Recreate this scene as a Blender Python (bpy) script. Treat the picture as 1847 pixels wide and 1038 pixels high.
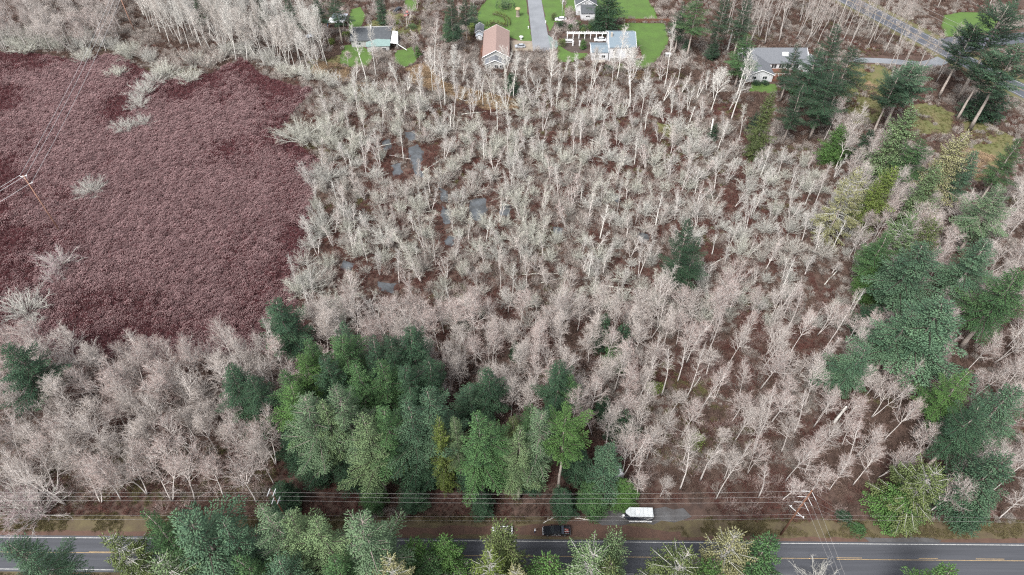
import bpy, math, random
import numpy as np
from mathutils import Vector, Matrix

for o in list(bpy.data.objects):
    bpy.data.objects.remove(o)
scene = bpy.context.scene
COL = scene.collection

# ------------------------------------------------------------------ camera, sky, sun, exposure
FPX, PITCH, CAM_H = 1231.0, math.radians(47.4), 145.0
PW, PH = 1847.0, 1038.0
cam_data = bpy.data.cameras.new('camera')
cam = bpy.data.objects.new('camera', cam_data)
COL.objects.link(cam)
cam.location = (0, 0, CAM_H)
cam.rotation_euler = (math.pi / 2 - PITCH, 0, 0)
cam_data.sensor_width = 36.0
cam_data.lens = 36.0 * FPX / PW
cam_data.clip_end = 3000
scene.camera = cam

SUN_EL, SUN_AZ = math.radians(52), math.radians(215)     # azimuth clockwise from +Y
world = bpy.data.worlds.new('World')
scene.world = world
world.use_nodes = True
wn, wl = world.node_tree.nodes, world.node_tree.links
wn.clear()
w_out = wn.new('ShaderNodeOutputWorld')
w_bg = wn.new('ShaderNodeBackground')
w_sky = wn.new('ShaderNodeTexSky')
w_sky.sky_type = 'NISHITA'
w_sky.sun_disc = False
w_sky.sun_elevation = SUN_EL
w_sky.sun_rotation = SUN_AZ
w_sky.air_density = 1.0
w_sky.dust_density = 3.0
w_hsv = wn.new('ShaderNodeHueSaturation')               # thin overcast: a greyer sky
w_hsv.inputs['Saturation'].default_value = 0.26
w_bg.inputs['Strength'].default_value = 0.10
wl.new(w_sky.outputs[0], w_hsv.inputs['Color'])
wl.new(w_hsv.outputs[0], w_bg.inputs['Color'])
wl.new(w_bg.outputs[0], w_out.inputs['Surface'])

sun_data = bpy.data.lights.new('sun', 'SUN')
sun_data.energy = 1.5
sun_data.angle = math.radians(18)
sun_data.color = (1.0, 0.98, 0.955)
sun = bpy.data.objects.new('sun', sun_data)
COL.objects.link(sun)
sdir = Vector((math.sin(SUN_AZ) * math.cos(SUN_EL), math.cos(SUN_AZ) * math.cos(SUN_EL), math.sin(SUN_EL)))
sun.rotation_euler = (-sdir).to_track_quat('-Z', 'Y').to_euler()

vs = scene.view_settings
vs.view_transform = 'Standard'
vs.look = 'None'
vs.exposure = 1.7
vs.gamma = 1.0
vs.use_curve_mapping = False
cy = scene.cycles
cy.max_bounces = 3
cy.diffuse_bounces = 2
cy.glossy_bounces = 2
cy.transmission_bounces = 2
cy.use_denoising = False
cy.debug_use_spatial_splits = False
cy.filter_width = 1.25
cy.use_adaptive_sampling = False

# ------------------------------------------------------------------ helpers
def G(px, py, z=0.0):
    """Place in the world (metres) of a point surveyed on the photograph, at height z."""
    a, b = (px - PW / 2) / FPX, (PH / 2 - py) / FPX
    dy = math.cos(PITCH) + b * math.sin(PITCH)
    dz = -math.sin(PITCH) + b * math.cos(PITCH)
    t = (z - CAM_H) / dz
    return (a * t, dy * t)

def proj(x, y, z=0.0):
    zc = z - CAM_H
    d = y * math.cos(PITCH) - zc * math.sin(PITCH)
    u = y * math.sin(PITCH) + zc * math.cos(PITCH)
    return PW / 2 + FPX * x / d, PH / 2 - FPX * u / d

def polyG(pts, z=0.0):
    return [G(px, py, z) for px, py in pts]

def inpoly(X, Y, poly):
    X = np.asarray(X, float); Y = np.asarray(Y, float)
    r = np.zeros(X.shape, bool)
    n = len(poly)
    for i in range(n):
        x0, y0 = poly[i]; x1, y1 = poly[(i + 1) % n]
        c = ((y0 > Y) != (y1 > Y)) & (X < (x1 - x0) * (Y - y0) / ((y1 - y0) if y1 != y0 else 1e-9) + x0)
        r ^= c
    return r

def vnoise(X, Y, s, seed=0):
    """smooth value noise 0..1 at cell size s"""
    X = np.asarray(X, float) / s + 1000.5 + seed * 17.3; Y = np.asarray(Y, float) / s + 1000.5 + seed * 31.7
    ix, iy = np.floor(X).astype(np.int64), np.floor(Y).astype(np.int64)
    fx, fy = X - ix, Y - iy
    fx = fx * fx * (3 - 2 * fx); fy = fy * fy * (3 - 2 * fy)
    def h(a, b):
        n = (a * 374761393 + b * 668265263 + seed * 974711) & 0x7fffffff
        n = ((n ^ (n >> 13)) * 1274126177) & 0x7fffffff
        return ((n ^ (n >> 16)) & 0xffff) / 65535.0
    return (h(ix, iy) * (1 - fx) + h(ix + 1, iy) * fx) * (1 - fy) + (h(ix, iy + 1) * (1 - fx) + h(ix + 1, iy + 1) * fx) * fy

def ordinal(n):
    w = ['first', 'second', 'third', 'fourth', 'fifth', 'sixth', 'seventh', 'eighth', 'ninth', 'tenth', 'eleventh', 'twelfth']
    if n <= 12:
        return w[n - 1]
    suf = 'th' if 10 <= n % 100 <= 20 else {1: 'st', 2: 'nd', 3: 'rd'}.get(n % 10, 'th')
    return '%d%s' % (n, suf)

# ---- materials
MATS = {}
def mat(name, col, rough=0.85, spec=0.2, var=0.25, scale=2.0, col2=None, bump=0.0, objvar=0.0, attr=False, metallic=0.0, detail=4.0, coords='Object', coat=0.0, stretch=None):
    """procedural material: col and col2 mixed by noise; objvar adds a little value change from object to object"""
    if name in MATS:
        return MATS[name]
    m = bpy.data.materials.new(name)
    m.use_nodes = True
    N, L = m.node_tree.nodes, m.node_tree.links
    b = N['Principled BSDF']
    b.inputs['Roughness'].default_value = rough
    b.inputs['Specular IOR Level'].default_value = spec
    b.inputs['Metallic'].default_value = metallic
    if coat:
        b.inputs['Coat Weight'].default_value = coat
    if col2 is None:
        col2 = tuple(min(1, c * (1 - var)) for c in col)
    mix = N.new('ShaderNodeMix'); mix.data_type = 'RGBA'
    mix.inputs[6].default_value = (*col2, 1)
    mix.inputs[7].default_value = (*col, 1)
    if attr:
        a = N.new('ShaderNodeAttribute'); a.attribute_name = 'rnd'
        L.new(a.outputs['Fac'], mix.inputs[0])
        fac = a.outputs['Fac']
    else:
        tc = N.new('ShaderNodeTexCoord')
        no = N.new('ShaderNodeTexNoise')
        no.inputs['Scale'].default_value = scale
        no.inputs['Detail'].default_value = detail
        no.inputs['Roughness'].default_value = 0.65
        if stretch:
            mp = N.new('ShaderNodeMapping'); mp.inputs['Scale'].default_value = stretch
            L.new(tc.outputs[coords], mp.inputs['Vector']); L.new(mp.outputs[0], no.inputs['Vector'])
        else:
            L.new(tc.outputs[coords], no.inputs['Vector'])
        rp = N.new('ShaderNodeMapRange')
        rp.inputs[1].default_value = 0.3; rp.inputs[2].default_value = 0.7
        L.new(no.outputs['Fac'], rp.inputs[0])
        L.new(rp.outputs[0], mix.inputs[0])
        fac = no.outputs['Fac']
    outc = mix.outputs[2]
    if objvar:
        oi = N.new('ShaderNodeObjectInfo')
        mr = N.new('ShaderNodeMapRange')
        mr.inputs[3].default_value = 1 - objvar; mr.inputs[4].default_value = 1 + objvar
        L.new(oi.outputs['Random'], mr.inputs[0])
        hs = N.new('ShaderNodeHueSaturation')
        L.new(mr.outputs[0], hs.inputs['Value'])
        L.new(outc, hs.inputs['Color'])
        outc = hs.outputs[0]
    L.new(outc, b.inputs['Base Color'])
    if bump:
        bp = N.new('ShaderNodeBump')
        bp.inputs['Strength'].default_value = bump
        bp.inputs['Distance'].default_value = 0.1
        L.new(fac, bp.inputs['Height'])
        L.new(bp.outputs[0], b.inputs['Normal'])
    MATS[name] = m
    return m

def link(o, parent=None):
    COL.objects.link(o)
    if parent is not None:
        o.parent = parent
    return o

def tag(o, label=None, cat=None, group=None, kind=None):
    if label: o['label'] = label
    if cat: o['category'] = cat
    if group: o['group'] = group
    if kind: o['kind'] = kind
    return o

def empty(name, loc=(0, 0, 0), rz=0.0):
    o = bpy.data.objects.new(name, None)
    o.empty_display_size = 0.5
    o.location = loc
    o.rotation_euler = (0, 0, rz)
    return link(o)

def np_mesh(name, V, faces, mats, fm=None, rnd=None, smooth=False):
    """V (n,3); faces: list of int arrays (k,3) / (k,4); fm: material index arrays to match"""
    me = bpy.data.meshes.new(name)
    V = np.asarray(V, np.float32)
    me.vertices.add(len(V)); me.vertices.foreach_set('co', V.ravel())
    faces = [np.asarray(f, np.int32) for f in faces if len(f)]
    nl = sum(f.size for f in faces); nf = sum(len(f) for f in faces)
    me.loops.add(nl); me.polygons.add(nf)
    me.loops.foreach_set('vertex_index', np.concatenate([f.ravel() for f in faces]))
    tot = np.concatenate([np.full(len(f), f.shape[1], np.int32) for f in faces])
    st = np.concatenate([[0], np.cumsum(tot)[:-1]]).astype(np.int32)
    me.polygons.foreach_set('loop_start', st)
    if fm is not None:
        me.polygons.foreach_set('material_index', np.concatenate([np.asarray(a, np.int32) for a in fm if len(a)]))
    if smooth:
        me.polygons.foreach_set('use_smooth', np.ones(nf, bool))
    for m in mats:
        me.materials.append(m)
    me.update(calc_edges=True)
    if rnd is not None:
        a = me.attributes.new('rnd', 'FLOAT', 'POINT')
        a.data.foreach_set('value', np.asarray(rnd, np.float32))
    return me

class MB:
    """collects boxes, prisms, tubes into one mesh"""
    def __init__(s):
        s.V = []; s.F = []; s.M = []
    def add(s, vs, fs, m=0):
        b = len(s.V); s.V += [tuple(v) for v in vs]
        for f in fs:
            s.F.append(tuple(i + b for i in f)); s.M.append(m)
        return s
    def box(s, c, d, rz=0.0, m=0, taper=1.0):
        x, y, z = d[0] / 2, d[1] / 2, d[2] / 2
        P = []
        for sz in (-1, 1):
            k = taper if sz > 0 else 1
            for sx, sy in ((-1, -1), (1, -1), (1, 1), (-1, 1)):
                X, Y = sx * x * k, sy * y * k
                P.append((c[0] + X * math.cos(rz) - Y * math.sin(rz), c[1] + X * math.sin(rz) + Y * math.cos(rz), c[2] + sz * z))
        return s.add(P, [(3, 2, 1, 0), (4, 5, 6, 7), (0, 1, 5, 4), (1, 2, 6, 5), (2, 3, 7, 6), (3, 0, 4, 7)], m)
    def prism(s, poly, z0, z1, m=0):
        n = len(poly)
        P = [(x, y, z0) for x, y in poly] + [(x, y, z1) for x, y in poly]
        F = [tuple(range(n - 1, -1, -1)), tuple(range(n, 2 * n))] + [(i, (i + 1) % n, (i + 1) % n + n, i + n) for i in range(n)]
        return s.add(P, F, m)
    def slab(s, pts, t, m=0):
        """a sheet of thickness t under the given 3-d corner points"""
        n = len(pts)
        a, b, c = (Vector(p) for p in pts[:3])
        nn = (b - a).cross(c - a).normalized()
        if nn.z < 0:
            pts = list(reversed(pts)); nn = -nn
        P = [Vector(p) - nn * t for p in pts] + [Vector(p) for p in pts]
        F = [tuple(range(n - 1, -1, -1)), tuple(range(n, 2 * n))] + [(i, (i + 1) % n, (i + 1) % n + n, i + n) for i in range(n)]
        return s.add(P, F, m)
    def tube(s, pts, rads, n=6, m=0, caps=True):
        pts = [Vector(p) for p in pts]
        rings = []
        for i, p in enumerate(pts):
            d = (pts[min(i + 1, len(pts) - 1)] - pts[max(i - 1, 0)]).normalized()
            ref = Vector((1, 0, 0)) if abs(d.x) < 0.9 else Vector((0, 1, 0))
            u = d.cross(ref).normalized(); v = d.cross(u)
            r = rads[i] if hasattr(rads, '__len__') else rads
            rings.append([p + (u * math.cos(2 * math.pi * k / n) + v * math.sin(2 * math.pi * k / n)) * r for k in range(n)])
        P = [q for r in rings for q in r]
        F = []
        for i in range(len(pts) - 1):
            for k in range(n):
                F.append((i * n + k, i * n + (k + 1) % n, (i + 1) * n + (k + 1) % n, (i + 1) * n + k))
        if caps:
            F.append(tuple(range(n - 1, -1, -1))); F.append(tuple((len(pts) - 1) * n + k for k in range(n)))
        return s.add(P, F, m)
    def mesh(s, name, mats, smooth=False):
        me = bpy.data.meshes.new(name)
        me.from_pydata(s.V, [], s.F)
        for m in (mats if isinstance(mats, (list, tuple)) else [mats]):
            me.materials.append(m)
        me.polygons.foreach_set('material_index', s.M)
        if smooth:
            me.polygons.foreach_set('use_smooth', [True] * len(s.F))
        me.update()
        return me
    def build(s, name, mats, parent=None, smooth=False):
        return link(bpy.data.objects.new(name, s.mesh(name, mats, smooth)), parent)

class Sticks:
    """many thin three-sided sticks and tufts, put together with numpy"""
    def __init__(s):
        s.seg = []; s.tuft = []
    def add(s, p0, p1, r0, r1, m=0, tone=-1.0):
        s.seg.append((*p0, *p1, r0, r1, m, tone))
    def line(s, pts, r0, r1, m=0):
        n = len(pts) - 1
        for i in range(n):
            s.add(pts[i], pts[i + 1], r0 + (r1 - r0) * i / n, r0 + (r1 - r0) * (i + 1) / n, m)
    def tf(s, p, d, w, m=0, tone=-1.0):
        s.tuft.append((*p, *d, w, m, tone))
    def mesh(s, name, mats, seed=0):
        rg = np.random.default_rng(seed)
        Vs, Fs, Ms, Rs = [], [], [], []
        base = 0
        def frame(D):
            Dn = D / (np.linalg.norm(D, axis=1, keepdims=True) + 1e-9)
            ref = np.where(np.abs(Dn[:, 2:3]) < 0.8, np.array([[0, 0, 1.0]]), np.array([[1.0, 0, 0]]))
            U = np.cross(Dn, ref); U /= np.linalg.norm(U, axis=1, keepdims=True) + 1e-9
            return U, np.cross(Dn, U)
        if s.seg:
            A = np.array(s.seg, float)
            P0, P1, R0, R1, M = A[:, 0:3], A[:, 3:6], A[:, 6:7], A[:, 7:8], A[:, 8]
            U, W = frame(P1 - P0)
            n = len(A)
            V = np.zeros((n, 6, 3))
            for k in range(3):
                a = 2 * math.pi * k / 3 + 0.5
                off = U * math.cos(a) + W * math.sin(a)
                V[:, k] = P0 + off * R0; V[:, 3 + k] = P1 + off * R1
            I = base + np.arange(n)[:, None] * 6
            F = np.stack([I + np.array([[k, (k + 1) % 3, 3 + (k + 1) % 3, 3 + k]]) for k in range(3)], 1).reshape(-1, 4)
            Vs.append(V.reshape(-1, 3)); Fs.append(F); Ms.append(np.repeat(M, 3)); Rs.append(np.repeat(np.where(A[:, 9] < 0, rg.random(n), A[:, 9]), 6))
            base += n * 6
        if s.tuft:
            A = np.array(s.tuft, float)
            P0, D, Wd, M = A[:, 0:3], A[:, 3:6], A[:, 6:7], A[:, 7]
            U, W = frame(D)
            n = len(A)
            V = np.zeros((n, 5, 3))
            V[:, 0] = P0; V[:, 4] = P0 + D
            for k in range(3):
                a = 2 * math.pi * k / 3 + math.pi / 2
                V[:, 1 + k] = P0 + D * 0.42 + (U * math.cos(a) + W * math.sin(a) * 0.45) * Wd
            I = base + np.arange(n)[:, None] * 5
            F = np.concatenate([np.stack([I + np.array([[0, 1 + (k + 1) % 3, 1 + k]]) for k in range(3)], 1).reshape(-1, 3),
                                np.stack([I + np.array([[4, 1 + k, 1 + (k + 1) % 3]]) for k in range(3)], 1).reshape(-1, 3)])
            Vs.append(V.reshape(-1, 3)); Fs.append(F); Ms.append(np.concatenate([np.repeat(M, 3), np.repeat(M, 3)])); Rs.append(np.repeat(np.where(A[:, 8] < 0, rg.random(n), A[:, 8]), 5))
        return np_mesh(name, np.concatenate(Vs), Fs, mats, Ms, np.concatenate(Rs))

def place(name, parts, loc, rz, scl, label, cat, group, mats=None):
    """an Empty with one child for each (part name, mesh); mats: {part name: material for its first slot}"""
    r = bpy.data.objects.new(name, None)
    r.empty_display_size = 0.5
    COL.objects.link(r)
    r.location = loc; r.rotation_euler = (0, 0, rz); r.scale = scl
    tag(r, label, cat, group)
    for pn, me in parts:
        c = bpy.data.objects.new(pn, me)
        COL.objects.link(c); c.parent = r
        if mats and pn in mats:
            for si, mm in enumerate(mats[pn] if isinstance(mats[pn], (list, tuple)) else [mats[pn]]):
                c.material_slots[si].link = 'OBJECT'
                c.material_slots[si].material = mm
    return r

def sheet(name, poly, z, m, parent=None, res=None, thick=0.0):
    """a flat piece of ground; its outline follows the given ground polygon"""
    V = [(x, y, z) for x, y in poly]
    me = bpy.data.meshes.new(name)
    me.from_pydata(V, [], [tuple(range(len(V)))])
    me.materials.append(m); me.update()
    if me.polygons[0].normal.z < 0:
        me.flip_normals()
    return link(bpy.data.objects.new(name, me), parent)

def wobble(poly, step=3.0, amp=0.6, seed=0):
    """resample a polygon and give it an uneven outline"""
    rg = random.Random(seed)
    out = []
    n = len(poly)
    for i in range(n):
        a, b = Vector(poly[i]), Vector(poly[(i + 1) % n])
        k = max(1, int((b - a).length / step))
        for j in range(k):
            p = a.lerp(b, j / k)
            out.append((p.x + rg.uniform(-amp, amp), p.y + rg.uniform(-amp, amp)))
    return out

# ------------------------------------------------------------------ the ground and what is laid on it
M_LITTER = mat('leaf_litter', (0.105, 0.068, 0.054), var=0.5, scale=0.35, col2=(0.045, 0.031, 0.026), bump=0.6, detail=8)
M_BOGMUD = mat('bog_mud', (0.075, 0.035, 0.036), scale=0.6, col2=(0.035, 0.020, 0.022), bump=0.5, detail=8)
M_LAWN = mat('lawn_grass', (0.078, 0.142, 0.032), scale=0.22, col2=(0.062, 0.098, 0.030), bump=0.5, detail=10)
M_MEADOW = mat('rough_grass', (0.085, 0.105, 0.036), scale=0.25, col2=(0.14, 0.11, 0.06), bump=0.6, detail=9)
M_VERGE = mat('verge_grass', (0.105, 0.088, 0.046), scale=0.4, col2=(0.065, 0.048, 0.034), bump=0.6, detail=9)
M_ASPHALT = mat('asphalt', (0.072, 0.075, 0.085), scale=0.9, col2=(0.042, 0.044, 0.050), rough=0.7, bump=0.1, detail=10, stretch=(.03, 1, 1))
M_ASPHALT_FAR = mat('worn_asphalt', (0.085, 0.09, 0.105), scale=0.3, col2=(0.065, 0.07, 0.082), rough=0.8, bump=0.1, detail=8)
M_LANE = mat('pale_lane', (0.20, 0.21, 0.225), scale=0.15, col2=(0.15, 0.158, 0.17), rough=0.9, bump=0.1, detail=8)
M_TEAL = mat('mossy_paving', (0.17, 0.215, 0.20), scale=0.5, col2=(0.13, 0.165, 0.15), rough=0.9)
M_DIRT = mat('red_dirt', (0.105, 0.062, 0.046), scale=0.7, col2=(0.07, 0.045, 0.036), bump=0.4, detail=9)
M_GRAVEL = mat('grey_gravel', (0.105, 0.105, 0.108), scale=0.3, col2=(0.055, 0.05, 0.048), bump=0.5, detail=12)
M_WHITE_LINE = mat('white_road_paint', (0.50, 0.50, 0.48), scale=1.5, col2=(0.22, 0.22, 0.22), detail=8)
M_YELLOW_LINE = mat('yellow_road_paint', (0.40, 0.28, 0.14), scale=1.5, col2=(0.20, 0.15, 0.09), detail=8)
M_MUD = mat('garden_soil', (0.085, 0.065, 0.055), scale=0.8, col2=(0.05, 0.04, 0.035), bump=0.5)
M_WATER = mat('still_water', (0.10, 0.11, 0.12), rough=0.06, spec=0.6, scale=0.3, col2=(0.035, 0.035, 0.034), detail=5)

# one sheet to the horizon, a little uneven
gx = np.concatenate([np.linspace(-1600, -300, 14)[:-1], np.arange(-300, 300.1, 6), np.linspace(300, 1600, 14)[1:]])
gy = np.concatenate([np.linspace(-700, 20, 10)[:-1], np.arange(20, 380.1, 6), np.linspace(380, 2200, 16)[1:]])
GX, GY = np.meshgrid(gx, gy)
GZ = -(vnoise(GX, GY, 14, 3) * 0.10)
V = np.stack([GX, GY, GZ], -1).reshape(-1, 3)
ni, nj = GX.shape
ii = (np.arange(ni - 1)[:, None] * nj + np.arange(nj - 1)[None, :]).ravel()
o = link(bpy.data.objects.new('ground', np_mesh('ground', V, [np.stack([ii, ii + 1, ii + nj + 1, ii + nj], 1)], [M_LITTER])))
tag(o, kind='structure')

def struct(name, poly, z, m, parent=None):
    o = sheet(name, poly, z, m, parent)
    if parent is None:
        tag(o, kind='structure')
    return o

BOG = polyG([(-40, 92), (60, 98), (130, 108), (200, 103), (230, 112), (262, 128), (290, 150), (380, 134), (440, 108), (480, 140), (565, 165),
             (528, 210), (500, 242), (540, 262), (578, 292), (566, 340), (556, 400), (562, 450), (532, 492), (538, 560), (562, 600), (500, 640), (250, 645), (-60, 660)])
struct('bog', wobble(BOG, 4, 0.8, 1), 0.010, M_BOGMUD)

# road past the foot of the picture
def RY(x, off=0.0):
    return 59.2 - 0.008 * x + off
RX = [-700, -300, -150, -75, 0, 75, 150, 300, 700]
def strip(o0, o1, xs=RX):
    return [(x, RY(x, o0)) for x in xs] + [(x, RY(x, o1)) for x in reversed(xs)]
verge = struct('verge', wobble(strip(0.35, 5.2, [-260, -120, -60, 0, 20, 45, 80, 130, 260]), 3, 0.5, 2), 0.020, M_VERGE)
verge2 = struct('verge', wobble(strip(-10.5, -7.2, [-260, -120, -60, 0, 20, 45, 80, 130, 260]), 3, 0.4, 3), 0.020, M_VERGE)
road = struct('road', strip(0.45, -7.25), 0.035, M_ASPHALT)
def marking(name, x0, x1, off, w, m, z=0.041):
    xs = np.linspace(x0, x1, max(2, int((x1 - x0) / 40)))
    sheet(name, [(x, RY(x, off + w / 2)) for x in xs] + [(x, RY(x, off - w / 2)) for x in xs[::-1]], z, m, road)
marking('edge_line', -400, 400, 0.0, 0.14, M_WHITE_LINE)
marking('edge_line', -400, 400, -6.75, 0.14, M_WHITE_LINE)
marking('centre_line', -400, 66.6, -3.20, 0.12, M_YELLOW_LINE)
marking('centre_line', 68.6, 400, -3.35, 0.12, M_YELLOW_LINE)
for x0, x1 in [(-150, -143), (-131, -126), (-90, -84), (-66, -59), (-30, -24), (14, 20), (68.6, 74), (86, 90), (98, 104)]:
    marking('centre_dash', x0, x1, -3.02, 0.12, M_YELLOW_LINE)
struct('pull_off', wobble(polyG([(640, 944), (760, 951), (860, 950), (960, 947), (1040, 938), (1110, 945), (1230, 960), (1230, 969), (1040, 969), (860, 967), (700, 963)]), 2.5, 0.4, 4), 0.026, M_DIRT)
struct('gravel_drive', wobble(polyG([(1062, 934), (1085, 922), (1130, 918), (1200, 915), (1235, 920), (1245, 930), (1215, 940), (1180, 945), (1120, 950), (1085, 952)]), 2.0, 0.5, 5), 0.031, M_GRAVEL)
struct('dirt_shoulder', wobble(strip(0.30, 1.5, [-260, -120, -60, -30]), 2.5, 0.25, 6), 0.027, M_DIRT)
struct('dirt_shoulder', wobble(strip(0.30, 1.3, [32, 60, 90, 130, 260]), 2.5, 0.25, 7), 0.027, M_DIRT)
struct('gravel_drive', wobble(polyG([(1560, 972), (1640, 968), (1700, 974), (1690, 982), (1570, 980)]), 2.0, 0.3, 8), 0.031, M_GRAVEL)

# road across the upper right corner, its side road and the drive to the grey house
A0, A1 = Vector(G(1616, 45)), Vector(G(1774, 127))
ud = (A1 - A0).normalized(); un = Vector((-ud.y, ud.x))
def band(c0, c1, s0=-260, s1=260):
    return [tuple(A0 + ud * s0 + un * c0), tuple(A0 + ud * s1 + un * c0), tuple(A0 + ud * s1 + un * c1), tuple(A0 + ud * s0 + un * c1)]
struct('verge', wobble(band(-8.5, 8.5), 5, 0.7, 9), 0.020, mat('roadside_grass', (0.085, 0.095, 0.04), scale=0.3, col2=(0.12, 0.095, 0.055), bump=0.5))
road2 = struct('road', band(-5.0, 5.0), 0.035, M_ASPHALT_FAR)
for c in (-4.1, 4.1):
    sheet('edge_line', band(c - 0.09, c + 0.09), 0.048, M_WHITE_LINE, road2)
for c in (-0.2, 0.2):
    sheet('centre_line', band(c - 0.07, c + 0.07), 0.048, M_YELLOW_LINE, road2)
struct('side_road', wobble(polyG([(1692, 70), (1715, 67), (1745, 66), (1800, 62), (1900, 55), (1900, 72), (1790, 84), (1745, 95), (1700, 80)]), 4, 0.2, 10), 0.030, M_ASPHALT_FAR)
struct('driveway', wobble(polyG([(1540, 104), (1600, 106), (1660, 112), (1690, 103), (1712, 113), (1690, 122), (1650, 119), (1590, 115), (1540, 112), (1470, 112), (1470, 104)]), 4, 0.3, 11), 0.026, M_LANE)
struct('lane', [(7.0, 420), (6.9, 340), (7.4, 317), (8.4, 285), (9.0, 268), (16.6, 268), (15.6, 285), (13.9, 317), (13.6, 340), (13.5, 420)], 0.030, M_LANE)
struct('paved_turning', wobble(polyG([(985, 60), (992, 66), (1003, 72), (1008, 80), (1003, 90), (985, 92), (975, 86)]), 2, 0.2, 12), 0.026, M_TEAL)
struct('parking_bay', wobble(polyG([(920, 74), (962, 74), (965, 92), (925, 92)]), 3, 0.4, 13), 0.022, mat('sandy_gravel', (0.26, 0.22, 0.17), scale=0.6, col2=(0.18, 0.15, 0.12)))

LAWNS = {
    'lawn_pink': [(862, 20), (885, -10), (950, -10), (953, 30), (960, 75), (938, 76), (918, 66), (905, 52), (870, 60), (858, 44)],
    'lawn_gambrel': [(1112, 48), (1128, 42), (1198, 42), (1207, 74), (1190, 105), (1165, 125), (1145, 125), (1140, 92), (1135, 70)],
    'lawn_front': [(1003, 90), (1010, 82), (1030, 95), (1058, 96), (1060, 104), (1030, 112), (1005, 112)],
    'lawn_corner': [(1702, 28), (1730, 22), (1775, 23), (1800, 34), (1795, 52), (1760, 64), (1705, 66), (1698, 50)],
    'lawn_far': [(1015, -20), (1160, -20), (1190, 38), (1130, 34), (1070, 40), (1045, 25), (1020, 15)],
    'lawn_lane': [(978, 0), (1015, 0), (1020, 28), (994, 62), (985, 40)],
    'lawn_low': [(620, 82), (650, 80), (672, 98), (665, 120), (640, 122), (612, 116)],
    'lawn_lowright': [(715, 92), (745, 85), (752, 112), (728, 122), (708, 112)],
    'lawn_shed': [(632, 18), (650, 12), (662, 30), (648, 58), (628, 60)],
    'lawn_track': [(728, 0), (752, 0), (752, 22), (735, 20)],
    'lawn_grey': [(1355, 150), (1400, 152), (1400, 168), (1350, 166)],
}
MEADOWS = {
    'meadow_g': [(1185, 222), (1225, 226), (1240, 246), (1205, 250), (1180, 236)],
    'meadow_a': [(1530, 118), (1580, 116), (1612, 130), (1600, 170), (1590, 220), (1540, 225), (1520, 190)],
    'meadow_b': [(1640, 188), (1690, 186), (1722, 205), (1715, 240), (1660, 245), (1630, 225)],
    'meadow_c': [(1735, 215), (1790, 225), (1830, 250), (1820, 310), (1760, 330), (1730, 290)],
    'meadow_d': [(1560, 18), (1640, 42), (1640, 50), (1560, 30)],
    'meadow_e': [(560, 108), (620, 100), (640, 135), (590, 150), (550, 128)],
    'meadow_f': [(640, 60), (700, 20), (760, 30), (760, 60), (720, 70)],
}
for i, (k, p) in enumerate(LAWNS.items()):
    struct('lawn', wobble(polyG(p), 3, 0.5, 20 + i), 0.016 + 0.0005 * i, M_LAWN)
for i, (k, p) in enumerate(MEADOWS.items()):
    struct('meadow', wobble(polyG(p), 2.6, 1.1, 40 + i), 0.004 + 0.0015 * i, M_MEADOW)
struct('garden_bed', wobble(polyG([(990, 62), (1000, 40), (1010, 42), (1014, 62), (1012, 74), (1000, 72)]), 2, 0.4, 60), 0.034, M_MUD)
struct('garden_bed', wobble(polyG([(1018, 66), (1092, 66), (1064, 78), (1060, 92), (1035, 96), (1012, 84)]), 2, 0.4, 61), 0.012, M_MUD)

# standing water in the swamp
PONDS = [
    [(735, 268), (752, 262), (765, 275), (758, 300), (764, 320), (748, 318), (742, 296)],
    [(706, 300), (722, 296), (728, 312), (712, 318)],
    [(792, 338), (806, 346), (808, 366), (796, 362)],
    [(798, 372), (810, 380), (814, 402), (802, 406), (794, 390)],
    [(846, 362), (874, 358), (880, 380), (866, 400), (848, 394)],
    [(904, 366), (922, 372), (918, 392), (902, 388)],
    [(730, 240), (748, 236), (752, 252), (738, 256)],
    [(690, 255), (704, 252), (708, 270), (694, 272)],
    [(806, 425), (822, 430), (816, 446), (802, 440)],
    [(684, 508), (712, 512), (708, 530), (686, 526)],
    [(1150, 420), (1172, 424), (1166, 440), (1148, 436)],
    [(620, 470), (640, 476), (632, 490), (616, 484)],
    [(1000, 410), (1014, 414), (1010, 428), (996, 424)],
    [(1104, 350), (1122, 354), (1116, 366), (1102, 362)],
]
PONDS = [[(sum(q[0] for q in p) / len(p) + 1.05 * (x - sum(q[0] for q in p) / len(p)), sum(q[1] for q in p) / len(p) + 1.05 * (y - sum(q[1] for q in p) / len(p))) for x, y in p] for p in PONDS]
for i, p in enumerate(PONDS):
    struct('water', wobble(polyG(p), 1.2, 0.45, 70 + i), 0.030 + 0.002 * i, M_WATER)

# where nothing may be planted
KEEP_OFF = [polyG(p) for p in LAWNS.values()] + [strip(5.0, -8.2)] + [band(-8, 8)] + [
    polyG([(860, 36), (925, 36), (925, 118), (866, 118)]), polyG([(1060, 52), (1142, 52), (1142, 114), (1060, 114)]),
    polyG([(1345, 92), (1462, 92), (1462, 152), (1345, 152)]), polyG([(1038, 0), (1075, 0), (1075, 40), (1038, 40)]),
    polyG([(638, 50), (714, 50), (714, 94), (660, 94)]), polyG([(590, 20), (628, 20), (628, 56), (590, 56)]),
    polyG([(945, -30), (992, -30), (1008, 92), (955, 92)]), polyG([(1050, 908), (1275, 908), (1275, 960), (1050, 960)]),
    polyG([(1540, 102), (1715, 100), (1715, 124), (1540, 116)]), polyG([(1690, 60), (1900, 50), (1900, 80), (1740, 98)]),
    polyG([(920, 70), (965, 70), (965, 94), (920, 94)]), polyG([(1012, 62), (1095, 62), (1095, 100), (1012, 100)]),
]
POND_POLYS = [polyG(p) for p in PONDS]
MEADOW_POLYS = [polyG(p) for p in MEADOWS.values()]
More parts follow.
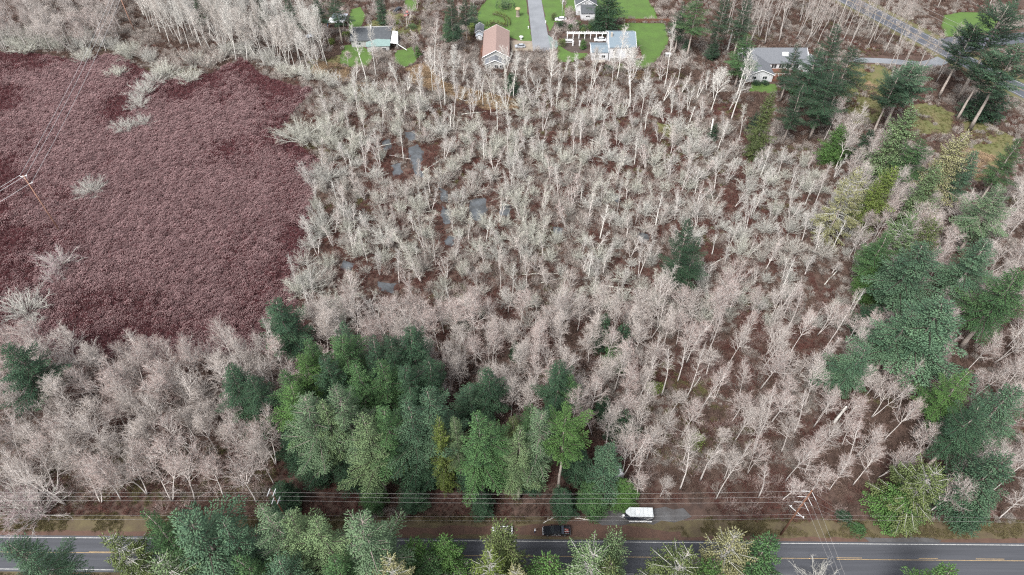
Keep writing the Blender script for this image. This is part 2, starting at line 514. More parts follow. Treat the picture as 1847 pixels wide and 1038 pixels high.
def blocked(X, Y, meadows=False, ponds=True):
    r = np.zeros(np.shape(X), bool)
    for p in KEEP_OFF + (POND_POLYS if ponds else []) + (MEADOW_POLYS if meadows else []):
        r |= inpoly(X, Y, p)
    return r

# trees keep a little clear of the ponds, above all on their near side
POND_CENTRES = [(sum(x for x, y in p) / len(p), sum(y for x, y in p) / len(p), max(math.hypot(x - p[0][0], y - p[0][1]) for x, y in p) / 2) for p in POND_POLYS]
def off_ponds(X, Y):
    r = np.ones(np.shape(X), bool)
    for cx_, cy_, rad in POND_CENTRES:
        r &= ~((np.abs(X - cx_) < rad - .3) & (Y < cy_ + rad) & (Y > cy_ - rad - 2.5))
    return r

# ------------------------------------------------------------------ buildings
M_WHITE = mat('white_siding', (0.56, 0.56, 0.57), scale=1.2, col2=(0.44, 0.45, 0.46), rough=0.6)
M_TRIM = mat('white_trim', (0.80, 0.80, 0.79), scale=2, col2=(0.7, 0.7, 0.7), rough=0.5)
M_GLASS = mat('window_glass', (0.03, 0.035, 0.04), rough=0.08, spec=0.8, scale=1)
M_PINKROOF = mat('pinkish_shingles', (0.275, 0.195, 0.172), scale=3, col2=(0.20, 0.145, 0.13), bump=0.3, detail=8)
M_GREYROOF = mat('grey_shingles', (0.155, 0.162, 0.175), scale=3, col2=(0.10, 0.106, 0.118), bump=0.3, detail=8)
M_BLUEROOF = mat('blue_grey_shingles', (0.165, 0.205, 0.235), scale=2.5, col2=(0.125, 0.158, 0.185), bump=0.3, detail=8)
M_DARKROOF = mat('dark_felt_roof', (0.085, 0.092, 0.10), scale=1.0, col2=(0.06, 0.065, 0.07), detail=8)
M_GREENROOF = mat('pale_green_metal_roof', (0.20, 0.275, 0.26), scale=1.0, col2=(0.15, 0.215, 0.205), rough=0.5)
M_WOOD = mat('weathered_red_wood', (0.16, 0.075, 0.05), scale=3, col2=(0.10, 0.05, 0.036))
M_GREYWALL = mat('grey_siding', (0.36, 0.36, 0.35), scale=2, col2=(0.28, 0.28, 0.27))
M_TARP = mat('grey_tarp', (0.32, 0.35, 0.41), scale=1.2, col2=(0.22, 0.245, 0.29), rough=0.4, spec=0.4, bump=0.6)
M_WHITETARP = mat('white_tarp', (0.78, 0.78, 0.79), scale=1.5, col2=(0.62, 0.63, 0.65), rough=0.5)
M_BLUETARP = mat('blue_tarp', (0.06, 0.22, 0.42), scale=1.5)
M_DARK = mat('dark_opening', (0.02, 0.02, 0.022), scale=1)
M_STONE = mat('pale_stone', (0.42, 0.38, 0.33), scale=3)
M_METAL = mat('galvanised_metal', (0.55, 0.56, 0.58), rough=0.45, metallic=0.6, scale=4)

def window(parent, c, w, h, nrm='y-', m=None, mull=1):
    """a window in a wall facing nrm; frame proud of the wall, pane set back, glazing bar"""
    f = MB(); t = 0.09
    def bx(u0, u1, z0, z1, d0, d1, mb):
        if nrm == 'y-': mb.box((c[0] + (u0 + u1) / 2, c[1] - (d0 + d1) / 2, c[2] + (z0 + z1) / 2), (u1 - u0, d1 - d0, z1 - z0))
        elif nrm == 'x-': mb.box((c[0] - (d0 + d1) / 2, c[1] + (u0 + u1) / 2, c[2] + (z0 + z1) / 2), (d1 - d0, u1 - u0, z1 - z0))
        else: mb.box((c[0] + (d0 + d1) / 2, c[1] + (u0 + u1) / 2, c[2] + (z0 + z1) / 2), (d1 - d0, u1 - u0, z1 - z0))
    bx(-w / 2 - t, -w / 2, -h / 2, h / 2, -0.05, 0.07, f); bx(w / 2, w / 2 + t, -h / 2, h / 2, -0.05, 0.07, f)
    bx(-w / 2 - t, w / 2 + t, h / 2, h / 2 + t, -0.05, 0.07, f); bx(-w / 2 - t, w / 2 + t, -h / 2 - t, -h / 2, -0.05, 0.09, f)
    for k in range(mull):
        u = -w / 2 + w * (k + 1) / (mull + 1)
        bx(u - 0.035, u + 0.035, -h / 2, h / 2, -0.04, 0.05, f)
    wo = f.build('window', M_TRIM, parent)
    g = MB(); bx(-w / 2, w / 2, -h / 2, h / 2, -0.03, 0.02, g)
    g.build('pane', M_GLASS, wo)

def gable_walls(mb, x0, x1, y0, y1, h, hr, along):
    """walls of a gabled box; ridge runs along 'x' or 'y'"""
    if along == 'y':
        xm = (x0 + x1) / 2
        P = [(x0, y0, 0), (x1, y0, 0), (x1, y1, 0), (x0, y1, 0), (x0, y0, h), (x1, y0, h), (x1, y1, h), (x0, y1, h), (xm, y0, hr), (xm, y1, hr)]
        F = [(0, 1, 5, 8, 4), (1, 2, 6, 5), (2, 3, 7, 9, 6), (3, 0, 4, 7)]
    else:
        ym = (y0 + y1) / 2
        P = [(x0, y0, 0), (x1, y0, 0), (x1, y1, 0), (x0, y1, 0), (x0, y0, h), (x1, y0, h), (x1, y1, h), (x0, y1, h), (x0, ym, hr), (x1, ym, hr)]
        F = [(0, 1, 5, 4), (1, 2, 6, 9, 5), (2, 3, 7, 6), (3, 0, 4, 8, 7)]
    mb.add(P, F)

def gable_roof(parent, x0, x1, y0, y1, h, hr, along, m, ov=0.5, t=0.18, trim=True):
    r = MB()
    if along == 'y':
        xm = (x0 + x1) / 2; k = (hr - h) / (xm - x0)
        for s, xe in ((-1, x0 - ov), (1, x1 + ov)):
            ze = h - ov * k
            r.slab([(xe, y0 - ov, ze + t), (xm, y0 - ov, hr + t), (xm, y1 + ov, hr + t), (xe, y1 + ov, ze + t)], t)
    else:
        ym = (y0 + y1) / 2; k = (hr - h) / (ym - y0)
        for ye in (y0 - ov, y1 + ov):
            ze = h - ov * k
            r.slab([(x0 - ov, ye, ze + t), (x0 - ov, ym, hr + t), (x1 + ov, ym, hr + t), (x1 + ov, ye, ze + t)], t)
    ro = r.build('roof', m, parent)
    if trim:
        for e0, e1 in ((x0 - ov, x1 + ov), (y0 - ov, y1 + ov))[0 if along == 'y' else 1:][:1]:
            for e in (e0, e1):
                ze = h - ov * k + t * .5
                for g in ((y0 - ov - .05, y1 + ov + .05) if along == 'y' else (x0 - ov - .05, x1 + ov + .05)):
                    if along == 'y': MB().tube([(e, g, ze), (xm, g, hr + t * .5)], .11, 4).build('barge_board', M_TRIM, ro)
                    else: MB().tube([(g, e, ze), (g, ym, hr + t * .5)], .11, 4).build('barge_board', M_TRIM, ro)
    return ro

def house(name, x, y, label, cat='house', rz=0.0, group=None):
    return tag(empty(name, (x, y, 0), rz), label, cat, group)

# long house under the pinkish roof, gable end towards the swamp
h1 = house('house', -6.6, 269.0, 'long house with pinkish shingle roof and grey porch gable beside the pale lane')
mb = MB(); gable_walls(mb, -5.0, 5.0, -10.5, 10.5, 3.6, 6.3, 'y'); mb.build('wall', M_GREYWALL, h1)
gable_roof(h1, -5.0, 5.0, -10.5, 10.5, 3.6, 6.3, 'y', M_PINKROOF, 0.55)
mb = MB(); gable_walls(mb, -4.0, 3.4, -14.6, -10.9, 2.5, 4.2, 'y'); mb.build('porch_wall', M_GREYWALL, h1)
gable_roof(h1, -4.0, 3.4, -14.6, -11.2, 2.5, 4.2, 'y', M_GREYROOF, 0.4)
for xx in (-3, 0.2, 2.4):
    window(h1, (xx, -14.6, 1.35), 1.5, 1.3)
for yy in (-6, -1, 4):
    window(h1, (-5.0, yy, 1.8), 1.6, 1.2, 'x-'); window(h1, (5.0, yy, 1.8), 1.6, 1.2, 'x+')
mb = MB().box((5.06, 8.0, 1.05), (0.1, 1.0, 2.1)); d = mb.build('door', M_WOOD, h1)
MB().box((5.14, 8.35, 1.0), (0.08, 0.08, 0.15)).build('handle', M_METAL, d)
for k in range(4):
    MB().box((-6.0 + 0.25 * k, -3 + 2.1 * k, 0.9), (1.1, 1.6, 1.8)).build('side_deck_screen', M_WOOD, h1) if k < 3 else None

# small grey shed beside it
h2 = house('garden_shed', *G(865, 66), 'small grey gabled shed beside the pink-roofed house', 'shed')
mb = MB(); gable_walls(mb, -1.7, 1.7, -1.0, 5.2, 2.4, 3.5, 'y'); mb.build('wall', M_GREYWALL, h2)
gable_roof(h2, -1.7, 1.7, -1.0, 5.2, 2.4, 3.5, 'y', M_GREYROOF, 0.3)
mb = MB(); gable_walls(mb, -1.3, 1.3, -3.4, -1.35, 1.9, 2.6, 'y'); mb.build('lean_to', M_WHITE, h2)
gable_roof(h2, -1.3, 1.3, -3.4, -1.4, 1.9, 2.6, 'y', mat('pale_roof', (0.5, 0.53, 0.57), scale=2), 0.25)
MB().box((0, -3.45, 0.95), (0.9, 0.08, 1.9)).build('door', M_TRIM, h2)

# white two-storey house with the blue-grey roof
h3 = house('house', 45.2, 260.4, 'tall white house with blue-grey roof between the gravel yard and green back lawn')
mb = MB(); gable_walls(mb, -5.1, 5.1, 0, 13.5, 6.6, 9.6, 'x'); mb.build('wall', M_WHITE, h3)
gable_roof(h3, -5.1, 5.1, 0, 13.5, 6.6, 9.6, 'x', M_BLUEROOF, 0.45)
for xx, zz, w, hh, ml in [(-3.0, 1.1, 3.4, 1.3, 2), (2.6, 1.3, 2.0, 1.4, 1), (2.4, 4.9, 0.9, 1.6, 0), (-3.6, 5.2, 0.8, 0.8, 0)]:
    window(h3, (xx, 0, zz), w, hh, 'y-', mull=ml)
window(h3, (-5.1, 4, 5.2), 1.2, 1.2, 'x-'); window(h3, (-5.1, 9, 5.2), 1.2, 1.2, 'x-'); window(h3, (5.1, 6, 5.0), 1.4, 1.2, 'x+')
MB().box((-4.4, 4.6, 9.4), (0.7, 0.7, 2.2)).build('chimney', M_STONE, h3)
mb = MB(); gable_walls(mb, -12.2, -5.4, 1.2, 9.0, 3.6, 4.6, 'x'); mb.build('wing_wall', M_WHITE, h3)
gable_roof(h3, -12.2, -5.75, 1.2, 9.0, 3.6, 4.6, 'x', M_BLUEROOF, 0.3)
window(h3, (-10, 1.2, 1.8), 1.5, 1.2); window(h3, (-7.4, 1.2, 1.8), 1.5, 1.2)
mb = MB().box((-8.8, 0.1, 0.25), (4.0, 1.6, 0.5)); mb.build('step', M_STONE, h3)
dk = MB().box((6.9, 5.5, 1.2), (3.2, 9.0, 0.2)).build('deck', M_WOOD, h3)
for k in range(7):
    MB().box((8.42, 1.2 + 1.45 * k, 1.0), (0.12, 0.12, 2.3)).build('deck_post', M_WOOD, dk)
MB().box((8.42, 5.5, 2.15), (0.12, 9.0, 0.1)).build('deck_rail', M_WOOD, dk)
MB().box((8.36, 5.5, 1.5), (0.05, 8.9, 0.9)).build('deck_screen', M_WOOD, dk)

# white house at the top edge, gable to the camera
h4 = house('house', 33.6, 299.5, 'white gabled house with dark porch roof at the top edge, left of big cedar')
mb = MB(); gable_walls(mb, -4.4, 4.4, 2.6, 16, 4.9, 7.4, 'y'); mb.build('wall', M_WHITE, h4)
gable_roof(h4, -4.4, 4.4, 2.6, 16, 4.9, 7.4, 'y', M_DARKROOF, 0.5)
MB().box((-4.6, 10.0, 7.0), (0.9, 0.9, 3.0)).build('chimney', M_WHITE, h4)
mb = MB().box((0.6, 0.0, 1.6), (6.2, 5.0, 3.2)); mb.build('porch_wall', M_WHITE, h4)
MB().slab([(-2.7, -2.9, 3.4), (3.9, -2.9, 3.4), (3.9, 2.5, 5.0), (-2.7, 2.5, 5.0)], 0.15).build('porch_roof', M_DARKROOF, h4)
window(h4, (0, 2.6, 5.6), 1.6, 0.6); window(h4, (0.4, -2.5, 1.9), 1.9, 0.7); window(h4, (-4.4, 7, 2.2), 1.4, 1.2, 'x-')
MB().box((-3.3, 2.5, 1.05), (0.9, 0.1, 2.1)).build('door', M_GREYWALL, h4)

# grey-roofed white house on the right
h5 = house('house', 98.6, 245.0, 'white house with broad grey roof half hidden by dark firs')
mb = MB(); gable_walls(mb, -5.0, 5.0, 0, 9.0, 3.1, 5.2, 'y'); mb.build('wall', M_WHITE, h5)
gable_roof(h5, -5.0, 5.0, 0, 15.5, 3.1, 5.2, 'y', M_GREYROOF, 0.45)
mb = MB(); gable_walls(mb, -4.4, 21.0, 9.2, 20.0, 3.1, 6.6, 'x'); mb.build('main_wall', M_WHITE, h5)
ro = gable_roof(h5, -4.4, 21.0, 9.2, 20.0, 3.1, 6.6, 'x', M_GREYROOF, 0.5)
MB().slab([(11.2, 11.6, 4.92), (13.6, 11.6, 4.92), (13.6, 12.9, 5.76), (11.2, 12.9, 5.76)], 0.12).build('skylight', M_TRIM, ro)
mb = MB(); gable_walls(mb, 20.0, 26.0, 6.0, 12.5, 2.9, 4.6, 'y'); mb.build('wing_wall', M_WHITE, h5)
gable_roof(h5, 20.0, 26.0, 6.0, 12.8, 2.9, 4.6, 'y', M_GREYROOF, 0.4)
window(h5, (-2.4, 0, 1.7), 1.7, 1.4); window(h5, (1.9, 0, 1.7), 1.7, 1.4); window(h5, (23, 6.0, 1.7), 1.3, 1.2)
window(h5, (-5.0, 4.0, 1.7), 1.6, 1.2, 'x-')
for k, xx in enumerate((8.0, 11.0, 14.0, 17.0)):
    window(h5, (xx, 9.2, 1.6), 2.0, 1.7)
dk = MB().box((9.2, 6.0, 0.6), (7.8, 6.0, 0.2)).build('deck', M_WOOD, h5)
for k in range(6):
    MB().box((5.4 + 1.5 * k, 3.05, 1.0), (0.1, 0.1, 1.4)).build('deck_post', M_TRIM, dk)
MB().box((9.2, 3.05, 1.7), (7.8, 0.12, 0.08)).build('deck_rail', M_TRIM, dk)
MB().box((6.4, 1.6, 0.4), (2.4, 2.6, 0.7)).build('porch_step', M_WOOD, h5)

# low dark-roofed house with the pale green lean-to
h6 = house('house', -60.0, 275.5, 'low house with dark flat roof and pale green lean-to roof', rz=0.06)
MB().box((-0.4, 2.2, 1.5), (16.0, 9.0, 3.0)).build('wall', M_GREYWALL, h6)
MB().slab([(-9.0, -2.8, 3.05), (8.2, -2.8, 3.05), (8.6, 7.4, 3.9), (-9.0, 7.4, 3.6)], 0.2).build('roof', M_DARKROOF, h6)
MB().box((0, 7.75, 3.75), (17.0, 0.5, 0.35)).build('parapet', M_GREYWALL, h6)
MB().box((3.2, -4.9, 1.2), (9.2, 4.0, 2.4)).build('lean_to_wall', M_GREYWALL, h6)
MB().slab([(-1.8, -7.2, 2.6), (8.3, -7.2, 2.6), (8.3, -2.95, 3.35), (2.6, -2.4, 3.5), (-1.8, -4.2, 3.1)], 0.12).build('lean_to_roof', M_GREENROOF, h6)
window(h6, (1.0, -6.9, 1.3), 1.4, 1.0); window(h6, (5.6, -6.9, 1.3), 1.8, 1.0); window(h6, (-5.4, -2.3, 1.5), 1.8, 1.2)
MB().slab([(8.4, -5.0, 2.9), (11.6, -5.4, 2.6), (11.0, 5.0, 2.9), (8.7, 5.0, 3.2)], 0.15).build('side_porch_roof', M_WHITETARP, h6)
for yy in (-4.9, 0, 4.6):
    MB().box((11.0, yy, 1.3), (0.16, 0.16, 2.6)).build('porch_post', M_TRIM, h6)
MB().tube([(11.4, -5.6, 2.5), (15.2, -8.0, 1.0)], 0.12, 4).build('ramp_rail', M_TRIM, h6)
MB().box((-0.6, 6.9, 4.2), (0.5, 0.5, 1.3)).build('chimney', M_TRIM, h6)

# open shed under grey and white tarpaulins
h7 = house('open_shed', *G(608, 52), 'open-fronted shed roofed with grey and white tarpaulin at the wood edge', 'shed', rz=-0.05)
MB().slab([(-3.6, 0, 2.7), (3.2, 0, 2.7), (4.3, 6.4, 3.9), (-2.4, 6.4, 3.9)], 0.12).build('roof', M_TARP, h7)
MB().slab([(-3.65, -0.2, 2.84), (3.25, -0.2, 2.84), (3.45, 1.4, 3.14), (-0.6, 2.2, 3.26), (-3.2, 3.2, 3.44)], 0.08).build('white_sheet', M_WHITETARP, h7)
MB().box((0.4, 6.1, 1.7), (6.6, 0.1, 3.4)).build('back_wall', M_WOOD, h7)
for xx, yy in ((-3.4, 0.2), (0, 0.2), (3.0, 0.2), (-2.2, 6.0), (4.0, 6.0)):
    MB().box((xx, yy, 1.35), (0.18, 0.18, 2.6)).build('post', M_WOOD, h7)
MB().slab([(-4.4, 0.3, 0.4), (-3.7, 0.1, 2.6), (-3.4, 3.0, 2.9), (-4.3, 3.0, 0.4)], 0.08).build('side_sheet', M_BLUETARP, h7)

# small square white canopy
h8 = house('canopy', *G(559, 74), 'small square white canopy in the brush below the tarpaulin shed', 'canopy', rz=0.6)
MB().slab([(-1.5, -1.5, 2.3), (1.5, -1.5, 2.3), (1.5, 1.5, 2.3), (-1.5, 1.5, 2.3)], 0.06).add([(-1.5, -1.5, 2.3), (1.5, -1.5, 2.3), (1.5, 1.5, 2.3), (-1.5, 1.5, 2.3), (0, 0, 2.9)], [(0, 1, 4), (1, 2, 4), (2, 3, 4), (3, 0, 4)]).build('roof', M_WHITETARP, h8)
for sx in (-1, 1):
    for sy in (-1, 1):
        MB().box((sx * 1.4, sy * 1.4, 1.1), (0.08, 0.08, 2.24)).build('leg', M_METAL, h8)

# white pergola
x0, yp = G(1023, 70); x1, _ = G(1096, 70)
pg = house('pergola', (x0 + x1) / 2, yp, 'long white post-and-beam pergola running into the tall white house', 'pergola')
L = x1 - x0
for k in range(8):
    for yy in (-0.6, 0.6):
        MB().box((-L / 2 + L * k / 7, yy, 1.25), (0.2, 0.2, 2.5)).build('post', M_TRIM, pg)
for yy in (-0.6, 0.6):
    MB().box((0, yy, 2.6), (L + 0.6, 0.2, 0.22)).build('beam', M_TRIM, pg)
for k in range(18):
    MB().box((-L / 2 + L * k / 17, 0, 2.77), (0.12, 2.0, 0.1)).build('rafter', M_TRIM, pg)

# board fence behind the lawn
x0, yf = G(1128, 41); x1, _ = G(1208, 41)
fe = house('board_fence', x0, yf, 'reddish board fence at the head of the green back lawn', 'fence')
nb = int((x1 - x0) / 0.30)
bm = MB().box((0, 0, 0.9), (0.27, 0.05, 1.8)).mesh('board', M_WOOD)
rr = random.Random(4)
for k in range(nb):
    b = link(bpy.data.objects.new('board', bm), fe); b.location = (0.3 * k, rr.uniform(-0.015, 0.015), rr.uniform(-0.04, 0.04))
for k in range(8):
    MB().box(((x1 - x0) * k / 7, 0.09, 0.95), (0.12, 0.12, 1.9)).build('post', M_WOOD, fe)
MB().box(((x1 - x0) / 2, 0.055, 1.5), (x1 - x0, 0.05, 0.1)).build('rail', M_WOOD, fe)
MB().box(((x1 - x0) / 2, 0.055, 0.4), (x1 - x0, 0.05, 0.1)).build('rail', M_WOOD, fe)

# ------------------------------------------------------------------ vehicles
M_TYRE = mat('tyre_rubber', (0.025, 0.025, 0.025), rough=0.9, scale=3)
M_RIM = mat('wheel_rim', (0.55, 0.55, 0.56), rough=0.35, metallic=0.7, scale=3)
M_LAMP = mat('head_lamp', (0.75, 0.76, 0.78), rough=0.2, spec=0.6, scale=3)
M_TAIL = mat('tail_lamp', (0.35, 0.02, 0.02), rough=0.3, scale=3)
def wheel(parent, x, y, r=0.37, w=0.26, name='wheel'):
    t = MB()
    t.tube([(x, y - w / 2, r), (x, y - w / 2 + 0.03, r), (x, y + w / 2 - 0.03, r), (x, y + w / 2, r)], [r * 0.92, r, r, r * 0.92], 16)
    wo = t.build(name, M_TYRE, parent)
    s = 1 if y > 0 else -1
    MB().tube([(x, y + s * (w / 2 - 0.01), r), (x, y + s * (w / 2 + 0.025), r)], [r * 0.62, r * 0.55], 12).build('rim', M_RIM, wo)

def hull(mb, sections, m=0):
    """closed body from cross sections [(x, half width low, half width high, z low, z high)]"""
    P = []
    for x, wl_, wh, z0, z1 in sections:
        P += [(x, -wl_, z0), (x, wl_, z0), (x, wl_, z0 + (z1 - z0) * 0.55), (x, wh, z1), (x, -wh, z1), (x, -wl_, z0 + (z1 - z0) * 0.55)]
    F = []
    n = len(sections)
    for i in range(n - 1):
        for k in range(6):
            F.append((i * 6 + k, i * 6 + (k + 1) % 6, (i + 1) * 6 + (k + 1) % 6, (i + 1) * 6 + k))
    F.append((5, 4, 3, 2, 1, 0)); F.append(tuple((n - 1) * 6 + k for k in range(6)))
    mb.add(P, F, m)

def car(name, loc, rz, paint, label, cat='car', L=4.5):
    c = tag(empty(name, (*loc, 0.02), rz), label, cat)
    k = L / 4.5
    b = MB(); hull(b, [(-2.25 * k, .74, .66, .35, .78), (-2.1 * k, .86, .78, .28, .92), (-1.0 * k, .90, .82, .25, 1.0), (1.3 * k, .90, .82, .25, 1.02), (2.1 * k, .86, .76, .28, .98), (2.25 * k, .78, .68, .36, .86)])
    b.build('body', paint, c)
    g = MB(); hull(g, [(-1.15 * k, .78, .74, .95, 1.02), (-0.45 * k, .76, .60, .95, 1.42), (1.3 * k, .76, .60, .95, 1.44), (1.95 * k, .76, .70, .95, 1.04)]); g.build('glasshouse', M_GLASS, c)
    r = MB().slab([(-0.42 * k, -.6, 1.47), (1.28 * k, -.6, 1.48), (1.28 * k, .6, 1.48), (-0.42 * k, .6, 1.47)], 0.05); r.build('roof', paint, c)
    for x in (-1.4 * k, 1.38 * k):
        for y in (-.82, .82):
            wheel(c, x, y, 0.32, 0.22)
    for y in (-.58, .58):
        MB().box((-2.2 * k, y, .68), (0.12, .34, .16)).build('headlight', M_LAMP, c)
        MB().box((2.2 * k, y, .76), (0.12, .34, .16)).build('tail_light', M_TAIL, c)
    return c

P_BLACK = mat('black_car_paint', (0.012, 0.013, 0.018), rough=0.25, spec=0.5, scale=1, coat=0.5)
P_WHITE = mat('white_car_paint', (0.78, 0.79, 0.80), rough=0.3, spec=0.5, scale=1, var=0.06)
P_RED = mat('faded_red_paint', (0.42, 0.12, 0.10), rough=0.5, scale=1.5)
P_SILVER = mat('silver_paint', (0.5, 0.52, 0.55), rough=0.3, metallic=0.4, scale=1)

# dark pickup on the red dirt pull-off, nose to the left
px_, py_ = G(1003, 963.5)
tr = tag(empty('pickup_truck', (px_, py_ + 0.35, 0.03), 0.0), 'dark crew-cab pickup truck parked on the dirt beside the road', 'pickup truck')
b = MB(); hull(b, [(-2.85, .78, .70, .55, 1.02), (-2.72, .96, .86, .45, 1.16), (-1.2, 1.0, .92, .42, 1.24), (0.95, 1.0, .93, .42, 1.22), (1.0, 1.0, .95, .42, 1.20)]); b.build('body', P_BLACK, tr)
g = MB(); hull(g, [(-1.28, .88, .82, 1.18, 1.24), (-0.62, .86, .70, 1.18, 1.82), (0.72, .86, .72, 1.18, 1.86), (0.94, .86, .76, 1.18, 1.30)]); g.build('glasshouse', M_GLASS, tr)
MB().slab([(-0.55, -.69, 1.9), (0.74, -.71, 1.92), (0.74, .71, 1.92), (-0.55, .69, 1.9)], 0.06).build('roof', P_BLACK, tr)
bed = MB()
bed.box((1.95, -.94, .88), (1.88, .1, .66)); bed.box((1.95, .94, .88), (1.88, .1, .66)); bed.box((1.95, 0, .60), (1.88, 1.78, .1)); bed.box((1.06, 0, .92), (.09, 1.78, .6))
bed = bed.build('cargo_bed', P_BLACK, tr)
MB().box((2.94, 0, .88), (.09, 1.96, .66)).build('tailgate', P_BLACK, tr)
MB().box((1.36, 0, 1.25), (.5, 1.9, .12)).build('tool_box', mat('dark_blue_steel', (0.05, 0.06, 0.08), rough=0.4, scale=2), bed)
for y in (-.96, .96):
    wheel(tr, -1.85, y * .93, .41, .28); wheel(tr, 1.85, y * .93, .41, .28)
    MB().box((-2.74, y * .75, .92), (.2, .38, .2)).build('headlight', M_LAMP, tr)
    MB().box((2.96, y * .9, .95), (.1, .16, .36)).build('tail_light', M_TAIL, tr)
    MB().box((-1.0, y * 1.12, 1.28), (.16, .24, .2)).build('door_mirror', P_BLACK, tr)
    for xx in (-0.35, 0.5):
        MB().box((xx, y * 1.045, 1.02), (.2, .03, .05)).build('door_handle', M_METAL, tr)
    MB().tube([(-1.0, y * 1.02, .44), (0.95, y * 1.02, .44)], .05, 5).build('side_step', M_METAL, tr)
MB().box((-2.86, 0, .84), (.08, 1.1, .3)).build('grille', M_METAL, tr)
MB().box((-2.92, 0, .55), (.14, 1.8, .2)).build('bumper', M_METAL, tr)
MB().box((3.02, 0, .52), (.14, 1.8, .18)).build('bumper', M_METAL, tr)
ld = tag(empty('bed_load', (px_ + 2.25, py_ + 0.35, 0.69), 0.0), 'reddish bundle of tools lying in the bed of the dark pickup', 'tools')
rr = random.Random(3)
for k in range(6):
    a = rr.uniform(-.5, .5)
    MB().tube([(-.55, -.5 + .2 * k, .06 + .05 * (k % 2)), (.5, -.5 + .2 * k + a * .4, .1 + .06 * (k % 3))], .045, 5).build('pole_tool', mat('red_handle', (0.30, 0.07, 0.06), scale=4) if k % 2 else M_METAL, ld)
MB().box((0.1, .1, .22), (.5, .4, .3)).build('crate', mat('red_crate', (0.28, 0.10, 0.09), scale=4), ld)

# white-roofed cargo trailer on the gravel
tx, ty = G(1154, 945)
tl = tag(empty('cargo_trailer', (tx, ty + 1.25, 0.04), -0.02), 'dark-sided cargo trailer with white wedge-nosed roof parked on grey gravel', 'trailer')
M_TSIDE = mat('dark_blue_grey_panel', (0.035, 0.042, 0.058), rough=0.4, scale=1.5, col2=(0.025, 0.03, 0.04))
nose = [(-2.3, -1.2), (2.55, -1.2), (2.55, 1.2), (-2.3, 1.2), (-3.25, 0.25), (-3.25, -0.25)]
MB().prism(nose, 0.55, 2.55).build('body', M_TSIDE, tl)
big = [(x * 1.02, y * 1.03) for x, y in nose]
MB().prism(big, 2.555, 2.68).build('roof', mat('white_trailer_roof', (0.56, 0.585, 0.595), scale=0.8, col2=(0.45, 0.475, 0.485), rough=0.5), tl)
for y in (-1.25, 1.25):
    MB().box((0.1, y, .60), (5.0, .12, .24)).build('skirt', M_TRIM, tl)
MB().slab([(-0.6, -1.217, 2.3), (2.4, -1.217, 2.0), (2.4, -1.217, 1.8), (-0.6, -1.217, 2.1)], .012).build('stripe', P_SILVER, tl)
MB().slab([(0.6, -1.217, .9), (2.5, -1.217, 2.2), (2.5, -1.217, 2.05), (0.8, -1.217, .9)], .014).build('stripe', M_TRIM, tl)
MB().box((-.6, 0, 2.75), (.6, .6, .16)).build('roof_vent', M_TRIM, tl)
for k in range(6):
    MB().box((-2.2 + .92 * k, 0, 2.69), (.04, 2.4, .03)).build('roof_seam', M_GREYWALL, tl)
for x in (.35, 1.2):
    for y in (-1.15, 1.15):
        wheel(tl, x, y, .36, .22)
for y in (-.5, .5):
    MB().tube([(-3.2, y, .5), (-4.3, 0, .5)], .06, 5).build('drawbar', M_METAL, tl)
MB().tube([(-3.75, 0, .5), (-3.75, 0, 1.05)], .05, 6).build('jack', M_METAL, tl)
MB().tube([(-3.55, 0, .55), (-3.55, 0, .75), (-3.55, 0, 1.2), (-3.55, 0, 1.32)], [.2, .27, .27, .12], 12).build('gas_bottle', P_WHITE, tl)
for y in (-.9, .9):
    MB().box((2.58, y, .95), (.06, .2, .2)).build('tail_light', M_TAIL, tl)
MB().box((2.575, 0, 1.5), (.04, 2.0, 1.75)).build('rear_door', P_SILVER, tl)

tl.scale = (1, .86, 1.14)
tr.scale = (1, .96, 1.08)
# white travel trailer among the firs at the end of the gravel
wx, wy = G(1098, 872)
tv = tag(empty('travel_trailer', (wx, wy + 1.0, 0.02), 0.35), 'white travel trailer mostly hidden under the fir above the gravel', 'travel trailer')
hb = MB(); hull(hb, [(-3.2, 1.1, 1.0, .6, 1.8), (-2.9, 1.2, 1.12, .5, 2.6), (2.8, 1.2, 1.12, .5, 2.7), (3.1, 1.15, 1.0, .6, 2.4)]); hb.build('body', P_WHITE, tv)
for x in (-1.6, 1.4):
    MB().box((x, -1.2, 1.7), (1.1, .06, .6)).build('window', M_GLASS, tv)
MB().box((0, -1.21, 1.4), (.65, .05, 1.7)).build('door', M_TRIM, tv)
MB().box((.3, 0, 2.78), (.7, .6, .25)).build('roof_vent', M_TRIM, tv)
for x in (-.4, .4):
    for y in (-1.12, 1.12):
        wheel(tv, x, y, .34, .22)

car('parked_car', (G(906, 961)[0], G(906, 961)[1] + .2), 0.04, P_WHITE, 'white car on the dirt shoulder half hidden behind the olive cedar')
car('parked_car', G(718, 20), 0.9, P_BLACK, 'black car with bright roof parked on grass near the top', L=4.7)
car('parked_car', G(734, 28), 1.4, P_RED, 'faded red car parked beside the black one on the grass')
car('parked_car', G(1011, 37), 0.02, P_WHITE, 'white car parked between shrubs across from the pale lane', L=5.2)
car('parked_car', G(1082, 74), 0.05, P_WHITE, 'white car tucked beside the tall white house under the pergola', L=5.0)
car('parked_car', G(938, 86), 0.1, P_SILVER, 'silver car behind bare branches by the pink-roofed house')
